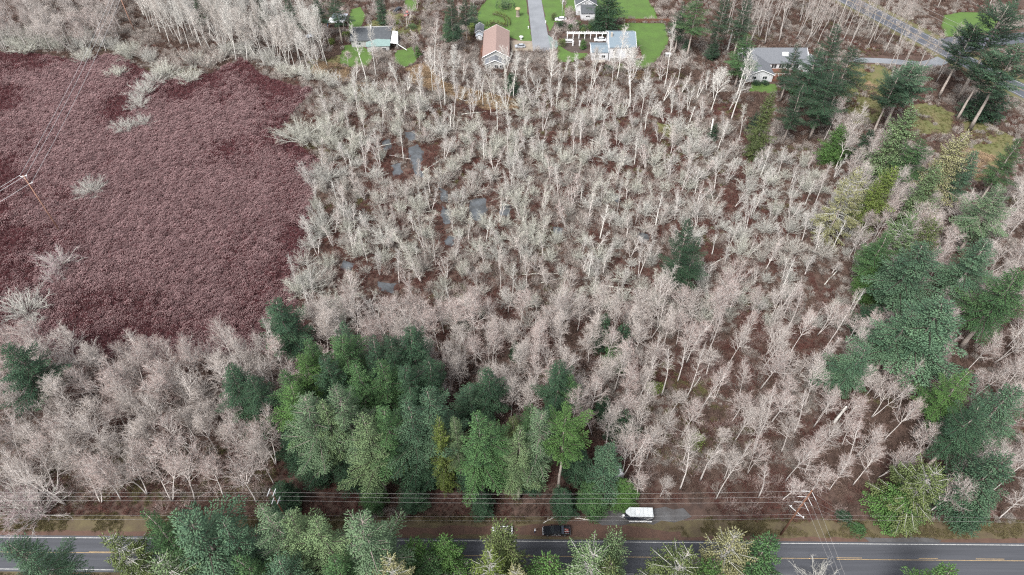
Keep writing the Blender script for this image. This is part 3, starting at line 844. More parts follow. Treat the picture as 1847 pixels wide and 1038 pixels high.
# tall white camper behind the grey-roofed house
cx_, cy_ = G(1452, 113)
cp = tag(empty('camper_van', (cx_, cy_ + 1.5, 0.02), 1.45), 'tall white camper behind the grey-roofed house', 'camper')
hb = MB(); hull(hb, [(-3.4, 1.0, .9, .5, 1.5), (-2.6, 1.1, 1.0, .45, 2.0), (-2.4, 1.15, 1.1, .45, 3.0), (3.2, 1.15, 1.1, .45, 3.05), (3.4, 1.1, 1.0, .5, 2.8)]); hb.build('body', P_WHITE, cp)
MB().box((-2.75, 0, 1.75), (.3, 1.7, .5)).build('windscreen', M_GLASS, cp)
for x in (-2.2, 2.0):
    for y in (-1.02, 1.02):
        wheel(cp, x, y, .38, .24)
MB().box((0, -1.15, 1.9), (1.2, .06, .6)).build('window', M_GLASS, cp)
MB().box((.6, 0, 3.15), (.8, .7, .25)).build('roof_vent', M_TRIM, cp)

# ------------------------------------------------------------------ the person by the truck
def person(loc, rz, label):
    r = tag(empty('person', (*loc, 0.03), rz), label, 'person')
    V = {'pel': (0, 0, .93), 'wst': (.03, 0, 1.08), 'chs': (.12, 0, 1.32), 'nck': (.19, 0, 1.49), 'hd0': (.22, 0, 1.58), 'hd1': (.24, 0, 1.72),
         'hpL': (0, .11, .88), 'knL': (.08, .12, .48), 'anL': (-.02, .13, .09), 'toL': (.16, .14, .04),
         'hpR': (0, -.11, .88), 'knR': (.03, -.12, .48), 'anR': (-.08, -.13, .09), 'toR': (.1, -.14, .04),
         'shL': (.14, .19, 1.40), 'elL': (.20, .27, 1.13), 'wrL': (.40, .20, 1.02), 'plL': (.47, .18, 1.00),
         'shR': (.14, -.19, 1.40), 'elR': (.18, -.27, 1.12), 'wrR': (.38, -.22, 1.00), 'plR': (.45, -.20, .98)}
    R = {'pel': .15, 'wst': .135, 'chs': .155, 'nck': .06, 'hd0': .085, 'hd1': .09, 'shL': .075, 'elL': .05, 'wrL': .034, 'plL': .036}
    R.update(dict(hpL=.095, knL=.065, anL=.045, toL=.04))
    for k in list(R):
        if k.endswith('L'): R[k[:-1] + 'R'] = R[k]
    E = [('pel', 'wst'), ('wst', 'chs'), ('chs', 'nck'), ('nck', 'hd0'), ('hd0', 'hd1')]
    for s in 'LR':
        E += [('pel', 'hp' + s), ('hp' + s, 'kn' + s), ('kn' + s, 'an' + s), ('an' + s, 'to' + s), ('chs', 'sh' + s), ('sh' + s, 'el' + s), ('el' + s, 'wr' + s), ('wr' + s, 'pl' + s)]
        sg = 1 if s == 'L' else -1
        p = Vector(V['pl' + s])
        for f, (dy, ln, dz) in enumerate([(-.045, .07, -.01), (-.03, .085, -.03), (-.01, .095, -.035), (.012, .088, -.035), (.032, .07, -.03)]):
            V['f%d%s' % (f, s)] = tuple(p + Vector((ln * .6, sg * dy, dz * .4))); V['g%d%s' % (f, s)] = tuple(p + Vector((ln, sg * dy * 1.1, dz * 1.4)))
            R['f%d%s' % (f, s)] = .010; R['g%d%s' % (f, s)] = .008
            E += [('pl' + s, 'f%d%s' % (f, s)), ('f%d%s' % (f, s), 'g%d%s' % (f, s))]
    names = list(V)
    me = bpy.data.meshes.new('body')
    me.from_pydata([V[k] for k in names], [(names.index(a), names.index(b)) for a, b in E], [])
    skin = mat('skin', (0.45, 0.28, 0.21), scale=5); shirt = mat('white_shirt', (0.75, 0.76, 0.78), scale=5, var=.1); jeans = mat('blue_jeans', (0.03, 0.05, 0.16), scale=5)
    o = link(bpy.data.objects.new('body', me), r)
    sk = o.modifiers.new('skin', 'SKIN'); sk.use_smooth_shade = True
    if not me.skin_vertices: pass
    for i, k in enumerate(names):
        d = me.skin_vertices[0].data[i]; d.radius = (R[k], R[k] * (0.75 if k in ('chs', 'wst') else 1)); d.use_root = (k == 'pel')
    o.modifiers.new('sub', 'SUBSURF').render_levels = 1
    dg = bpy.context.evaluated_depsgraph_get()
    m2 = bpy.data.meshes.new_from_object(o.evaluated_get(dg)); m2.name = 'body'
    for m in (skin, shirt, jeans): m2.materials.append(m)
    fm = []
    for p in m2.polygons:
        c = p.center
        if c.z > 1.50 or c.x > .37 and .9 < c.z < 1.2: fm.append(0)
        elif c.z > .93 and not (c.z < .99 and abs(c.y) < .16): fm.append(1)
        else: fm.append(2)
    m2.polygons.foreach_set('material_index', fm)
    o.modifiers.clear(); o.data = m2
    hair = MB(); hair.tube([(.19, 0, 1.60), (.20, 0, 1.70), (.22, 0, 1.80), (.23, 0, 1.835)], [.085, .108, .085, .03], 10); hair.build('hair', mat('dark_hair', (0.03, 0.022, 0.018), scale=8), r, True)
    f = MB()
    f.add([(.335, -.018, 1.66), (.335, .018, 1.66), (.33, 0, 1.71), (.36, 0, 1.665)], [(0, 1, 3), (1, 2, 3), (2, 0, 3)]); f.build('nose', skin, r)
    for y in (-.035, .035):
        MB().box((.322, y, 1.70), (.02, .022, .014)).build('eye', M_DARK, r)
        MB().box((.24, y * 2.9, 1.68), (.04, .02, .06)).build('ear', skin, r)
    MB().box((.325, 0, 1.625), (.02, .05, .012)).build('mouth', mat('lips', (0.35, 0.15, 0.13), scale=8), r)
    for y in (.14, -.14):
        MB().box((.07 if y > 0 else .01, y, .04), (.27, .1, .08)).build('shoe', M_DARK, r)
    return r
person((G(964, 962)[0], G(964, 962)[1] + .2), 0.25, 'person in white shirt and blue jeans bending forward beside the pickup nose')

# ------------------------------------------------------------------ poles and wires
M_POLE = mat('brown_utility_pole', (0.17, 0.085, 0.055), scale=3, col2=(0.11, 0.058, 0.04))
M_POLE_OR = mat('orange_brown_pole', (0.34, 0.19, 0.135), scale=3, col2=(0.25, 0.145, 0.11))
M_INS = mat('white_insulator', (0.60, 0.60, 0.60), scale=4, rough=0.3, var=.1)
M_WIRE = mat('aluminium_wire', (0.27, 0.26, 0.255), rough=0.5, scale=4, var=.1)
M_CABLE = mat('grey_cable', (0.30, 0.29, 0.28), rough=0.6, scale=4)

def wire(a, b, sag, r, label, m=M_WIRE, n=26, group=None):
    a, b = Vector(a), Vector(b)
    pts = []
    for i in range(n + 1):
        t = i / n
        p = a.lerp(b, t); p.z -= sag * 4 * t * (1 - t)
        pts.append(p)
    o = MB().tube(pts, r, 4).build('overhead_wire', m)
    tag(o, label, 'wire', group)

def pole(x, y, h, label, mt, r=.19):
    p = tag(empty('utility_pole', (x, y, 0)), label, 'utility pole')
    MB().tube([(0, 0, 0), (0, 0, h * .5), (0, 0, h)], [r, r * .85, r * .65], 10).build('shaft', mt, p, True)
    return p
def arm(p, a, b, w=.13, name='crossarm', m=None):
    o = MB().tube([a, b], w, 4).build(name, m or M_INS, p)
    return o
def insulators(parent, pts):
    for q in pts:
        MB().tube([(q[0], q[1], q[2]), (q[0], q[1], q[2] + .12), (q[0], q[1], q[2] + .24), (q[0], q[1], q[2] + .36)], [.05, .11, .07, .1], 8).build('insulator', M_INS, parent)

# corner pole at the right, guyed; strain insulators pull left along the road and down across it
RXp, RYp = G(1408, 965)
pr = pole(RXp, RYp, 21.0, 'leaning-looking tall brown utility pole by the road with white strain insulators', M_POLE, .24)
ZL = (20.6, 18.2, 15.9)
for z in ZL:
    MB().tube([(-.2, 0, z), (-1.9, .05, z + .02)], .042, 6).build('strain_insulator', M_INS, pr)
    MB().tube([(.15, -.15, z - .15), (.45, -1.8, z - .15)], .042, 6).build('strain_insulator', M_INS, pr)
    MB().tube([(-.15, 0, z - .3), (-1.0, -.5, z - 1.1), (.3, -1.0, z - .7)], .03, 4).build('jumper', M_WIRE, pr)
MB().tube([(-1.3, 1.2, 11.8), (1.3, -1.2, 11.0)], .05, 4).build('crossarm', M_INS, pr)
MB().tube([(.1, 0, 10.0), (1.0, -.4, 10.3)], .07, 5).build('bracket', M_METAL, pr)
insulators(pr, [(-1.1, 1.0, 11.85), (1.1, -1.0, 11.1)])
# pole at the left, crossarms among the fir tops
LXp, LYp = -46.8, 60.6
pl = pole(LXp, LYp, 20.2, 'brown utility pole with two short white crossarms above the roadside firs', M_POLE, .2)
for z, dx in ((20.0, 0), (16.6, 0)):
    for s in (-.55, .55):
        MB().tube([(s - .2, -.75, z), (s + .05, .75, z + .15)], .09, 6).build('insulator_arm', M_INS, pl)
    MB().tube([(-.8, 0, z - .1), (.8, 0, z - .1)], .06, 4).build('crossarm', M_METAL, pl)
lab = ['top', 'second', 'third']
for k, z in enumerate(ZL):
    zz = (20.2, 18.6, 16.7)[k]
    wire((RXp - 1.9, RYp, z), (LXp, LYp, zz), 1.0, .017, '%s strain wire stretched from the brown corner pole to the crossarm pole' % lab[k])
    wire((LXp, LYp, zz), (-165, 61.6, zz), 1.0, .017, '%s wire running left from the crossarm pole above the firs' % lab[k])
    wire((RXp + .45, RYp - 1.8, z - .15), (RXp + 4.5 + 1.1 * k, 8, z - .3), .5, .017, '%s wire crossing over the road down from the corner pole' % ['rightmost', 'middle', 'leftmost'][k])
for k, (z, r) in enumerate(((10.2, .015), (8.2, .017))):
    wire((RXp, RYp, z), (LXp, LYp, z - .4), .9, r, '%s thin cable low on the poles, above the pickup and trailer' % ['upper', 'lower'][k], M_CABLE if k == 0 else M_WIRE)
    wire((LXp, LYp, z - .4), (-165, 61.6, z - .2), .9, r, '%s low cable crossing the grass verge at the left' % ['upper', 'lower'][k], M_WIRE)
    wire((RXp, RYp, z), (190, 59.5, z + .2), 1.0, r * .8, '%s low cable running right from the corner pole past the olive cedar' % ['upper', 'lower'][k], M_CABLE)
for k, (z, gx_, gy_) in enumerate(((20.4, 1540, 938), (18.0, 1552, 950), (15.7, 1535, 946))):
    e = G(gx_, gy_)
    wire((RXp + .1, RYp, z), (e[0], e[1], 0.0), 0.0, .017, '%s slanting guy wire anchoring the corner pole to the brush' % ['highest', 'middle', 'lowest'][k], M_CABLE, 2)

# line over the bog
BX, BY = G(110, 420)
b1 = pole(BX, BY, 22.5, 'slim orange-brown pole carrying the wires across the red bog', M_POLE_OR, .21)
b2x, b2y = G(245, 62)
b2 = pole(b2x, b2y, 20.0, 'orange-brown pole at the far edge of the bog among pale trees', M_POLE_OR, .21)
for bb, hh in ((b1, 22.5), (b2, 20.0)):
    MB().tube([(-.9, -.2, hh - .4), (.9, .2, hh - .4)], .10, 4).build('crossarm', M_INS, bb)
    MB().tube([(0, 0, hh - 3.2), (1.2, .25, hh - 3.0)], .09, 4).build('crossarm', M_INS, bb)
    for s in (-1, 1):
        MB().tube([(.8 * s, .2 * s, hh - .4), (0, 0, hh - 1.6)], .05, 4).build('brace', M_INS, bb)
    insulators(bb, [(-.85, -.2, hh - .35), (.85, .2, hh - .35), (1.15, .25, hh - 2.95)])
dxy = Vector((b2x - BX, b2y - BY)).normalized()
for k, (ox, oz) in enumerate(((-.85, 0.0), (.85, 0.0), (1.15, -2.6))):
    nm = ['left', 'middle', 'right'][k]
    wire((BX + ox, BY, 22.45 + oz), (b2x + ox, b2y, 19.95 + oz), 1.6, .04, '%s wire of three from the bog pole to the far pole' % nm, M_INS)
    wire((BX + ox, BY, 22.45 + oz), (BX + ox - 62, BY - 95, 21 + oz), 1.2, .04, '%s wire of three leaving the bog pole towards the left edge' % nm, M_INS)
e = G(150, 415)
wire((BX, BY, 15.5), (e[0] + 1.5, e[1] + 6, 0), 0, .018, 'thin guy wire slanting down from the bog pole', M_CABLE, 2)
# lines beside the upper right road
for k, (c, z) in enumerate(((7.5, 9.5), (8.6, 9.0), (8.0, 7.4))):
    p0, p1 = A0 + ud * -90 + un * c, A0 + ud * 90 + un * c
    wire((*p0, z), (*p1, z), 1.4, .04, '%s wire strung beside the far upper right road' % ['highest', 'second', 'lowest'][k])
sp = G(1031, 42)
b3 = pole(sp[0] - 4.5, sp[1], 10.0, 'slim pale lamp pole standing by the white car across from the lane', M_METAL, .09)
MB().box((.2, 0, 10.0), (.9, .3, .2)).build('lamp_head', M_INS, b3)

# ------------------------------------------------------------------ small things in the gardens
def bird_bath(px, py, label, s=1.0):
    t = tag(empty('bird_bath', (*G(px, py), .02)), label, 'bird bath')
    MB().tube([(0, 0, 0), (0, 0, .1), (0, 0, .15), (0, 0, .9), (0, 0, .95)], [.35 * s, .35 * s, .14 * s, .12 * s, .2 * s], 10).build('pedestal', M_INS, t)
    MB().tube([(0, 0, .95), (0, 0, 1.15)], [.25 * s, .6 * s], 12).build('bowl', M_INS, t)
bird_bath(1208, 63, 'white bird bath at the right edge of the green back lawn', 1.6)
bird_bath(940, 71, 'white bird bath on the corner of the lawn by the lane', 1.5)
st = tag(empty('tree_stump', (*G(934, 30), 0)), 'tall pale tree stump with cap standing on the bright front lawn', 'stump')
MB().tube([(0, 0, 0), (0, 0, .5), (0, 0, 3.2), (0, 0, 3.4)], [1.0, .75, .8, .7], 9).build('trunk', mat('grey_wood', (0.24, 0.21, 0.17), scale=3), st)
MB().tube([(0, 0, 3.4), (0, 0, 3.8), (0, 0, 4.2)], [1.25, 1.2, .3], 9).build('cap', mat('tan_thatch', (0.38, 0.30, 0.18), scale=3), st)
for i, (px, py, lb) in enumerate([(953, 52, 'small white marker post by the lane edge on the lawn side'), (984, 42, 'small white marker post on the garden side of the lane')]):
    t = tag(empty('marker_post', (*G(px, py), .02)), lb, 'post')
    MB().box((0, 0, .45), (.35, .35, .9)).build('shaft', M_INS, t); MB().box((0, 0, .95), (.5, .5, .1)).build('cap', M_INS, t)
tb = tag(empty('garden_table', (*G(1026, 76), .02)), 'white garden table with benches in the yard below the pergola', 'table')
MB().box((0, 0, .95), (3.4, 1.3, .12)).build('top', M_INS, tb)
for sx in (-1.4, 1.4):
    for sy in (-.5, .5):
        MB().box((sx, sy, .45), (.12, .12, .9)).build('leg', M_INS, tb)
for sy in (-1.2, 1.2):
    MB().box((0, sy, .5), (3.2, .4, .1)).build('bench', M_INS, tb)
for i, (px, lb) in enumerate([(1033, 'white garden gatepost nearer the round bush in the yard'), (1045, 'white garden gatepost next to the small bright green conifer')]):
    t = tag(empty('gate_post', (*G(px, 83), .02)), lb, 'gate post')
    MB().box((0, 0, 1.0), (.5, .5, 2.0)).build('shaft', M_INS, t); MB().box((0, 0, 2.08), (.75, .75, .14)).build('cap', M_INS, t)
ch = tag(empty('garden_swing', (*G(1204, 105), .02)), 'white garden swing seat beside the lawn behind bare branches', 'swing seat')
MB().box((0, 0, .5), (1.8, .6, .1)).build('seat', M_INS, ch); MB().box((0, .3, .9), (1.8, .1, .7)).build('backrest', M_INS, ch); MB().box((0, 0, 2.0), (2.2, 1.3, .08)).build('canopy', M_INS, ch)
for sx in (-1.05, 1.05):
    MB().tube([(sx, -.6, 0), (sx, 0, 2.0), (sx, .6, 0)], .05, 4).build('leg', M_METAL, ch)
for i, (px, py, lb, sz) in enumerate([(600, 103, 'heap of dark brush on the slope left of the small lawn', 1.0)]):
    pass

# ------------------------------------------------------------------ plant materials
B_PALE = mat('pale_alder_bark', (0.56, 0.52, 0.49), scale=1.5, col2=(0.42, 0.385, 0.36), objvar=.12)
B_WHITE = mat('white_dead_wood', (0.68, 0.66, 0.62), scale=1.5, col2=(0.54, 0.52, 0.48), objvar=.12)
B_FIR = mat('fir_bark', (0.40, 0.35, 0.31), scale=1.2, col2=(0.26, 0.22, 0.195), objvar=.15)
B_GREY = mat('grey_alder_bark', (0.40, 0.37, 0.34), scale=1.5, col2=(0.28, 0.255, 0.235), objvar=.15)
B_DARK = mat('dark_bark', (0.10, 0.08, 0.07), scale=1.2)
B_LICHEN = mat('lichened_bark', (0.54, 0.54, 0.49), scale=1.5, col2=(0.39, 0.38, 0.34), objvar=.12)
T_PINK = mat('pink_grey_twigs', (0.50, 0.405, 0.375), attr=True, col2=(0.31, 0.24, 0.215), objvar=.15)
T_BEIGE = mat('beige_twigs', (0.51, 0.455, 0.415), attr=True, col2=(0.33, 0.285, 0.255), objvar=.15)
T_GREY = mat('grey_white_twigs', (0.57, 0.555, 0.52), attr=True, col2=(0.38, 0.36, 0.33), objvar=.15)
T_BROWN = mat('brown_twigs', (0.40, 0.33, 0.30), attr=True, col2=(0.27, 0.21, 0.19), objvar=.15)
T_LICHEN = mat('lichened_twigs', (0.56, 0.56, 0.48), attr=True, col2=(0.39, 0.38, 0.32), objvar=.12)
T_ROSE = mat('rose_twigs', (0.54, 0.42, 0.43), attr=True, col2=(0.40, 0.30, 0.31), objvar=.1)

F_DARK = mat('dark_green_needles', (0.054, 0.104, 0.054), attr=True, col2=(0.020, 0.046, 0.027), rough=.6, objvar=.18)
F_MID = mat('mid_green_needles', (0.088, 0.168, 0.060), attr=True, col2=(0.034, 0.078, 0.033), rough=.6, objvar=.18)
F_BLUE = mat('blue_green_needles', (0.108, 0.182, 0.102), attr=True, col2=(0.038, 0.080, 0.048), rough=.6, objvar=.15)
F_PALE = mat('pale_green_needles', (0.180, 0.252, 0.118), attr=True, col2=(0.078, 0.124, 0.060), rough=.6, objvar=.12)
F_GREYG = mat('grey_green_needles', (0.150, 0.220, 0.118), attr=True, col2=(0.060, 0.100, 0.056), rough=.6, objvar=.12)
F_YEL = mat('yellow_green_sprays', (0.215, 0.275, 0.070), attr=True, col2=(0.105, 0.150, 0.042), rough=.6, objvar=.1)
F_OLIVE = mat('olive_sprays', (0.150, 0.185, 0.068), attr=True, col2=(0.072, 0.100, 0.040), rough=.6, objvar=.1)
F_BRIGHT = mat('bright_green_sprays', (0.100, 0.190, 0.052), attr=True, col2=(0.055, 0.115, 0.034), rough=.6, objvar=.1)
F_STRAW = mat('straw_green_sprays', (0.330, 0.320, 0.170), attr=True, col2=(0.205, 0.205, 0.100), rough=.6, objvar=.1)
TONES = dict(dark=F_DARK, mid=F_MID, blue=F_BLUE, pale=F_PALE, grey=F_GREYG, yellow=F_YEL, olive=F_OLIVE, bright=F_BRIGHT, straw=F_STRAW)

def unit(v):
    return v / (math.sqrt(v[0] * v[0] + v[1] * v[1] + v[2] * v[2]) + 1e-9)

def bend(rg, p, d, L, n, up=0.0, wob=0.12):
    """a branch as n steps from p along d, curving up and wobbling"""
    pts = [p]
    d = np.array(d, float)
    for i in range(n):
        d = unit(d + np.array([rg.uniform(-wob, wob), rg.uniform(-wob, wob), rg.uniform(-wob, wob) + up]))
        p = p + d * (L / n)
        pts.append(p)
    return pts, d

def side(rg, d, ang, az=None):
    """a direction leaving d at angle ang"""
    ref = np.array([0, 0, 1.0]) if abs(d[2]) < .9 else np.array([1.0, 0, 0])
    u = unit(np.cross(d, ref)); w = np.cross(d, u)
    a = rg.uniform(0, 2 * math.pi) if az is None else az
    return d * math.cos(ang) + (u * math.cos(a) + w * math.sin(a)) * math.sin(ang)

def bare_tree(seed, H, R, cb, stems=1, nprim=22, twig=1.0, r0=.2, spread=.9, lean=.05, thick=1.0, droop=0.0):
    """leafless broadleaf tree; returns meshes for trunk (with main limbs) and crown (branches and twigs)"""
    rg = random.Random(seed)
    trunk, tw = Sticks(), Sticks()
    tb = MB()
    prim = []
    for s in range(stems):
        a = rg.uniform(0, 6.28)
        tilt = lean + (0.16 + .10 * rg.random() if stems > 1 else 0)
        d = unit(np.array([math.cos(a) * tilt, math.sin(a) * tilt, 1.0]))
        hs = H * (1 if s == 0 else rg.uniform(.75, .95))
        p0 = np.array([math.cos(a), math.sin(a), 0]) * (.25 if stems > 1 else 0)
        pts, _ = bend(rg, p0, d, hs * .93, 9, .02, .06)
        rr = [r0 * (1 - .90 * (i / 9)) ** .9 * (1 if stems == 1 else .8) for i in range(10)]
        rr[0] *= 1.35
        tb.tube(pts, rr, 7)
        k = max(6, int(nprim / stems))
        for i in range(k):
            t = cb + (1 - cb) * ((i + rg.random()) / k) ** .9
            t = min(t, .985)
            f = t * 9; j = min(8, int(f))
            p = pts[j] + (pts[j + 1] - pts[j]) * (f - j)
            rel = (t - cb) / (1 - cb)
            L = R * (.70 + .45 * math.sin(math.pi * (rel * .8 + .12))) * rg.uniform(.65, 1.1) * (1 - .45 * rel)
            ang = math.radians(rg.uniform(42, 68) * (1 - .5 * rel)) * spread
            prim.append((p, unit(pts[j + 1] - pts[j]), L, ang, rr[j] * .55))
    for p, d, L, ang, rb in prim:
        dd = side(rg, d, ang)
        pp, de = bend(rg, p, dd, L, 4, .15 - droop, .17)
        rb = min(rb, .060) * thick + .025
        trunk.line(pp, rb, .024 * thick)
        ns = max(4, int(L * 2.5))
        for q in range(ns):
            t = .22 + .78 * (q + rg.random()) / ns
            f = min(3.999, t * 4); j = int(f)
            sp = pp[j] + (pp[j + 1] - pp[j]) * (f - j)
            l2 = L * .50 * (1.15 - t * .6) * rg.uniform(.6, 1.2)
            sd = side(rg, unit(pp[j + 1] - pp[j]), math.radians(rg.uniform(28, 60)))
            p2, d2 = bend(rg, sp, sd, l2, 2, .12 - droop, .2)
            tn = rg.random()
            tw.line(p2, .027 * thick, .013 * thick, 0)
            n3 = max(2, int(l2 * 4.0 * twig))
            for q3 in range(n3):
                t3 = .15 + .85 * (q3 + rg.random()) / n3
                f3 = min(1.999, t3 * 2); j3 = int(f3)
                s3 = p2[j3] + (p2[j3 + 1] - p2[j3]) * (f3 - j3)
                l3 = rg.uniform(.45, 1.2) * (1.1 - .35 * t3)
                e3 = side(rg, unit(p2[j3 + 1] - p2[j3]), math.radians(rg.uniform(25, 60)))
                e3 = unit(e3 + np.array([0, 0, .12 - droop]))
                tip = s3 + e3 * l3
                tw.add(s3, tip, .0135 * thick, .005 * thick, 1, tn)
                for q4 in range(3):
                    s4 = s3 + e3 * l3 * rg.uniform(.3, .8)
                    e4 = side(rg, e3, math.radians(rg.uniform(25, 55)))
                    tw.add(s4, s4 + e4 * l3 * rg.uniform(.35, .6), .0105 * thick, .004 * thick, 1, tn)
    # trunk mesh: tubes and limbs together
    tm = trunk.mesh('trunk', [B_PALE], seed)
    bm_t = tb.mesh('stem', [B_PALE])
    nv = len(tm.vertices)
    V = np.zeros(nv * 3, np.float32); tm.vertices.foreach_get('co', V)
    nf = len(tm.polygons); I = np.zeros(nf * 4, np.int32); tm.loops.foreach_get('vertex_index', I)
    V2 = np.array(tb.V, np.float32).reshape(-1, 3)
    Q = [f for f in tb.F if len(f) == 4]; S = [f for f in tb.F if len(f) == 7]
    me = np_mesh('trunk', np.concatenate([V.reshape(-1, 3), V2]), [I.reshape(-1, 4), np.array(Q) + nv, np.array(S) + nv], [B_PALE])
    bpy.data.meshes.remove(tm); bpy.data.meshes.remove(bm_t)
    return me, tw.mesh('crown', [B_PALE, T_PINK], seed)

def bush(seed, H, R, n=26, twig=1.0, thick=1.0, flat=.35):
    """many-stemmed leafless bush: dome of arching stems"""
    rg = random.Random(seed)
    st, tw = Sticks(), Sticks()
    for i in range(n):
        a = 2 * math.pi * (i + rg.random()) / n
        el = math.radians(rg.uniform(25, 88))
        d = np.array([math.cos(a) * math.cos(el), math.sin(a) * math.cos(el), math.sin(el)])
        L = (H * math.sin(el) + R * math.cos(el)) * rg.uniform(.75, 1.05)
        p0 = np.array([math.cos(a) * .3 * rg.random(), math.sin(a) * .3 * rg.random(), 0])
        pp, _ = bend(rg, p0, d, L, 4, .05, .16)
        st.line(pp, .055 * thick, .02 * thick)
        ns = max(4, int(L * 2.4))
        for q in range(ns):
            t = .25 + .75 * (q + rg.random()) / ns
            f = min(3.999, t * 4); j = int(f)
            sp = pp[j] + (pp[j + 1] - pp[j]) * (f - j)
            l2 = L * .34 * (1.2 - .6 * t) * rg.uniform(.6, 1.1)
            sd = side(rg, unit(pp[j + 1] - pp[j]), math.radians(rg.uniform(22, 55)))
            sd = unit(sd + np.array([0, 0, .15]))
            p2, _ = bend(rg, sp, sd, l2, 2, .08, .2)
            tw.line(p2, .022 * thick, .012 * thick, 0)
            for q3 in range(max(3, int(l2 * 5 * twig))):
                f3 = min(1.999, (.15 + .85 * rg.random()) * 2); j3 = int(f3)
                s3 = p2[j3] + (p2[j3 + 1] - p2[j3]) * (f3 - j3)
                e3 = side(rg, unit(p2[j3 + 1] - p2[j3]), math.radians(rg.uniform(20, 55)))
                tw.add(s3, s3 + e3 * rg.uniform(.3, .75), .013 * thick, .005 * thick, 1)
    return st.mesh('stems', [B_LICHEN], seed), tw.mesh('crown', [B_LICHEN, T_GREY], seed)

def conifer(seed, H, R, cb, kind='fir', dens=1.0, bare_in=.12, ragged=.25, tuft=.44, tw_w=.082, top_pow=.78, whorl=1.0):
    """evergreen; returns meshes for trunk and crown. kind: fir (level sprays), cedar (hanging sprays), pine (upturned clumps)"""
    rg = random.Random(seed)
    tb = MB()
    wob = [(rg.uniform(-.16, .16), rg.uniform(-.16, .16)) for _ in range(8)]
    tp = [(wob[i][0] * i / 3, wob[i][1] * i / 3, H * i / 7) for i in range(8)]
    tp[0] = (0, 0, 0)
    r0 = .0115 * H
    tb.tube(tp, [r0 * (1.35 if i == 0 else 1) * (1 - .93 * i / 7) for i in range(8)], 8)
    S = Sticks()
    z = cb * H
    lop = [rg.uniform(1 - ragged, 1 + ragged) for _ in range(7)]
    ph = rg.uniform(0, 6.28)
    while z < H * .985:
        rel = (z - cb * H) / (H * (1 - cb))
        prof = (1 - rel) ** top_pow * min(1, .50 + rel * 3.0) * (1 + .16 * ragged / .25 * math.sin(rel * 17 + ph))
        if kind == 'pine':
            prof = (1 - rel ** 2.2) * min(1, .45 + rel * 2.2)
        nb = rg.choice((4, 5, 5, 6)) if kind != 'pine' else rg.choice((4, 5, 6))
        a0 = rg.uniform(0, 6.28)
        for b in range(nb):
            a = a0 + 2 * math.pi * (b + rg.uniform(-.3, .3)) / nb
            zz = min(H * .985, z + rg.uniform(-.5, .5))
            f = (zz / H) * 7; j = min(6, int(f))
            c = np.array([tp[j][0] + (tp[j + 1][0] - tp[j][0]) * (f - j), tp[j][1] + (tp[j + 1][1] - tp[j][1]) * (f - j), zz])
            L = R * prof * rg.uniform(.62, 1.18) * lop[int((a % 6.28) / 6.2832 * 7) % 7] + .3
            if rg.random() < ragged * .4:
                L *= rg.uniform(.3, .6)
            tone = rg.random()
            hd = np.array([math.cos(a), math.sin(a), 0.0]); pd = np.array([-math.sin(a), math.cos(a), 0.0])
            if kind == 'fir':
                s0, s1 = .08 + .95 * rel ** 1.6 + rg.uniform(-.12, .12), -.30 + .25 * rel
            elif kind == 'cedar':
                s0, s1 = .10 + .9 * rel ** 2, -.75 + .45 * rel
            else:
                s0, s1 = .15 + .5 * rel + rg.uniform(-.1, .15), .05
            up2 = .30 if kind == 'cedar' else .14
            def pos(t):
                return c + hd * (L * t) + np.array([0, 0, L * (s0 * t + s1 * t * t + up2 * t ** 3)])
            np_ = 4
            pts = [pos(k / np_) for k in range(np_ + 1)]
            S.line(pts, min(.017 * L + .016, .085), .016, 1)
            nt = max(4, int(L * (8.2 if kind != 'pine' else 9.5) * dens))
            for q in range(nt):
                t = bare_in + (1.0 - bare_in) * (q + rg.random()) / nt
                p = pos(t)
                sgn = 1 if q % 2 else -1
                l2 = min(.46 * L * (1.05 - t) + .40, 1.9) * rg.uniform(.65, 1.15)
                if kind == 'cedar':
                    d2 = unit(hd * rg.uniform(.2, .6) + pd * sgn * rg.uniform(.3, .8) + np.array([0, 0, -rg.uniform(.25, 1.0)]))
                elif kind == 'pine':
                    d2 = unit(hd * .7 + pd * sgn * rg.uniform(.2, .9) + np.array([0, 0, rg.uniform(-.1, .6)]))
                else:
                    d2 = unit(hd * rg.uniform(.6, .9) + pd * sgn * rg.uniform(.45, .85) + np.array([0, 0, rg.uniform(-.22, .10)]))
                n3 = max(1, int(l2 / .30))
                for k in range(n3):
                    s = p + d2 * (l2 * (k + .2) / n3)
                    e = unit(d2 + np.array([rg.uniform(-.45, .45), rg.uniform(-.45, .45), rg.uniform(-.22, .28) - (.35 if kind == 'cedar' else 0)]))
                    S.tf(s, e * tuft * rg.uniform(.75, 1.35), tw_w * rg.uniform(.75, 1.3), 0, min(1, tone * .7 + .3 * rg.random()))
            S.tf(pos(.96), unit(pos(1.0) - pos(.9)) * tuft * 1.2, tw_w, 0, tone)
        z += (.62 + .40 * (1 - rel)) * whorl * (1.0 if kind != 'pine' else 1.3) * (H / 30) ** .5 * rg.uniform(.75, 1.25) / max(.6, dens) ** .3
    S.tf(np.array([tp[7][0], tp[7][1], H * .97]), np.array([0, 0, H * .03 + .5]), .14, 0)
    return tb.mesh('trunk', [B_FIR], True), S.mesh('crown', [F_MID, B_FIR], seed)

def tufted(name, pts, dirs, w, mts, seed=0):
    """a mass of leaf tufts at given points"""
    S = Sticks()
    for p, d, ww in zip(pts, dirs, w):
        S.tf(p, d, ww, 0)
    return S.mesh(name, mts, seed)

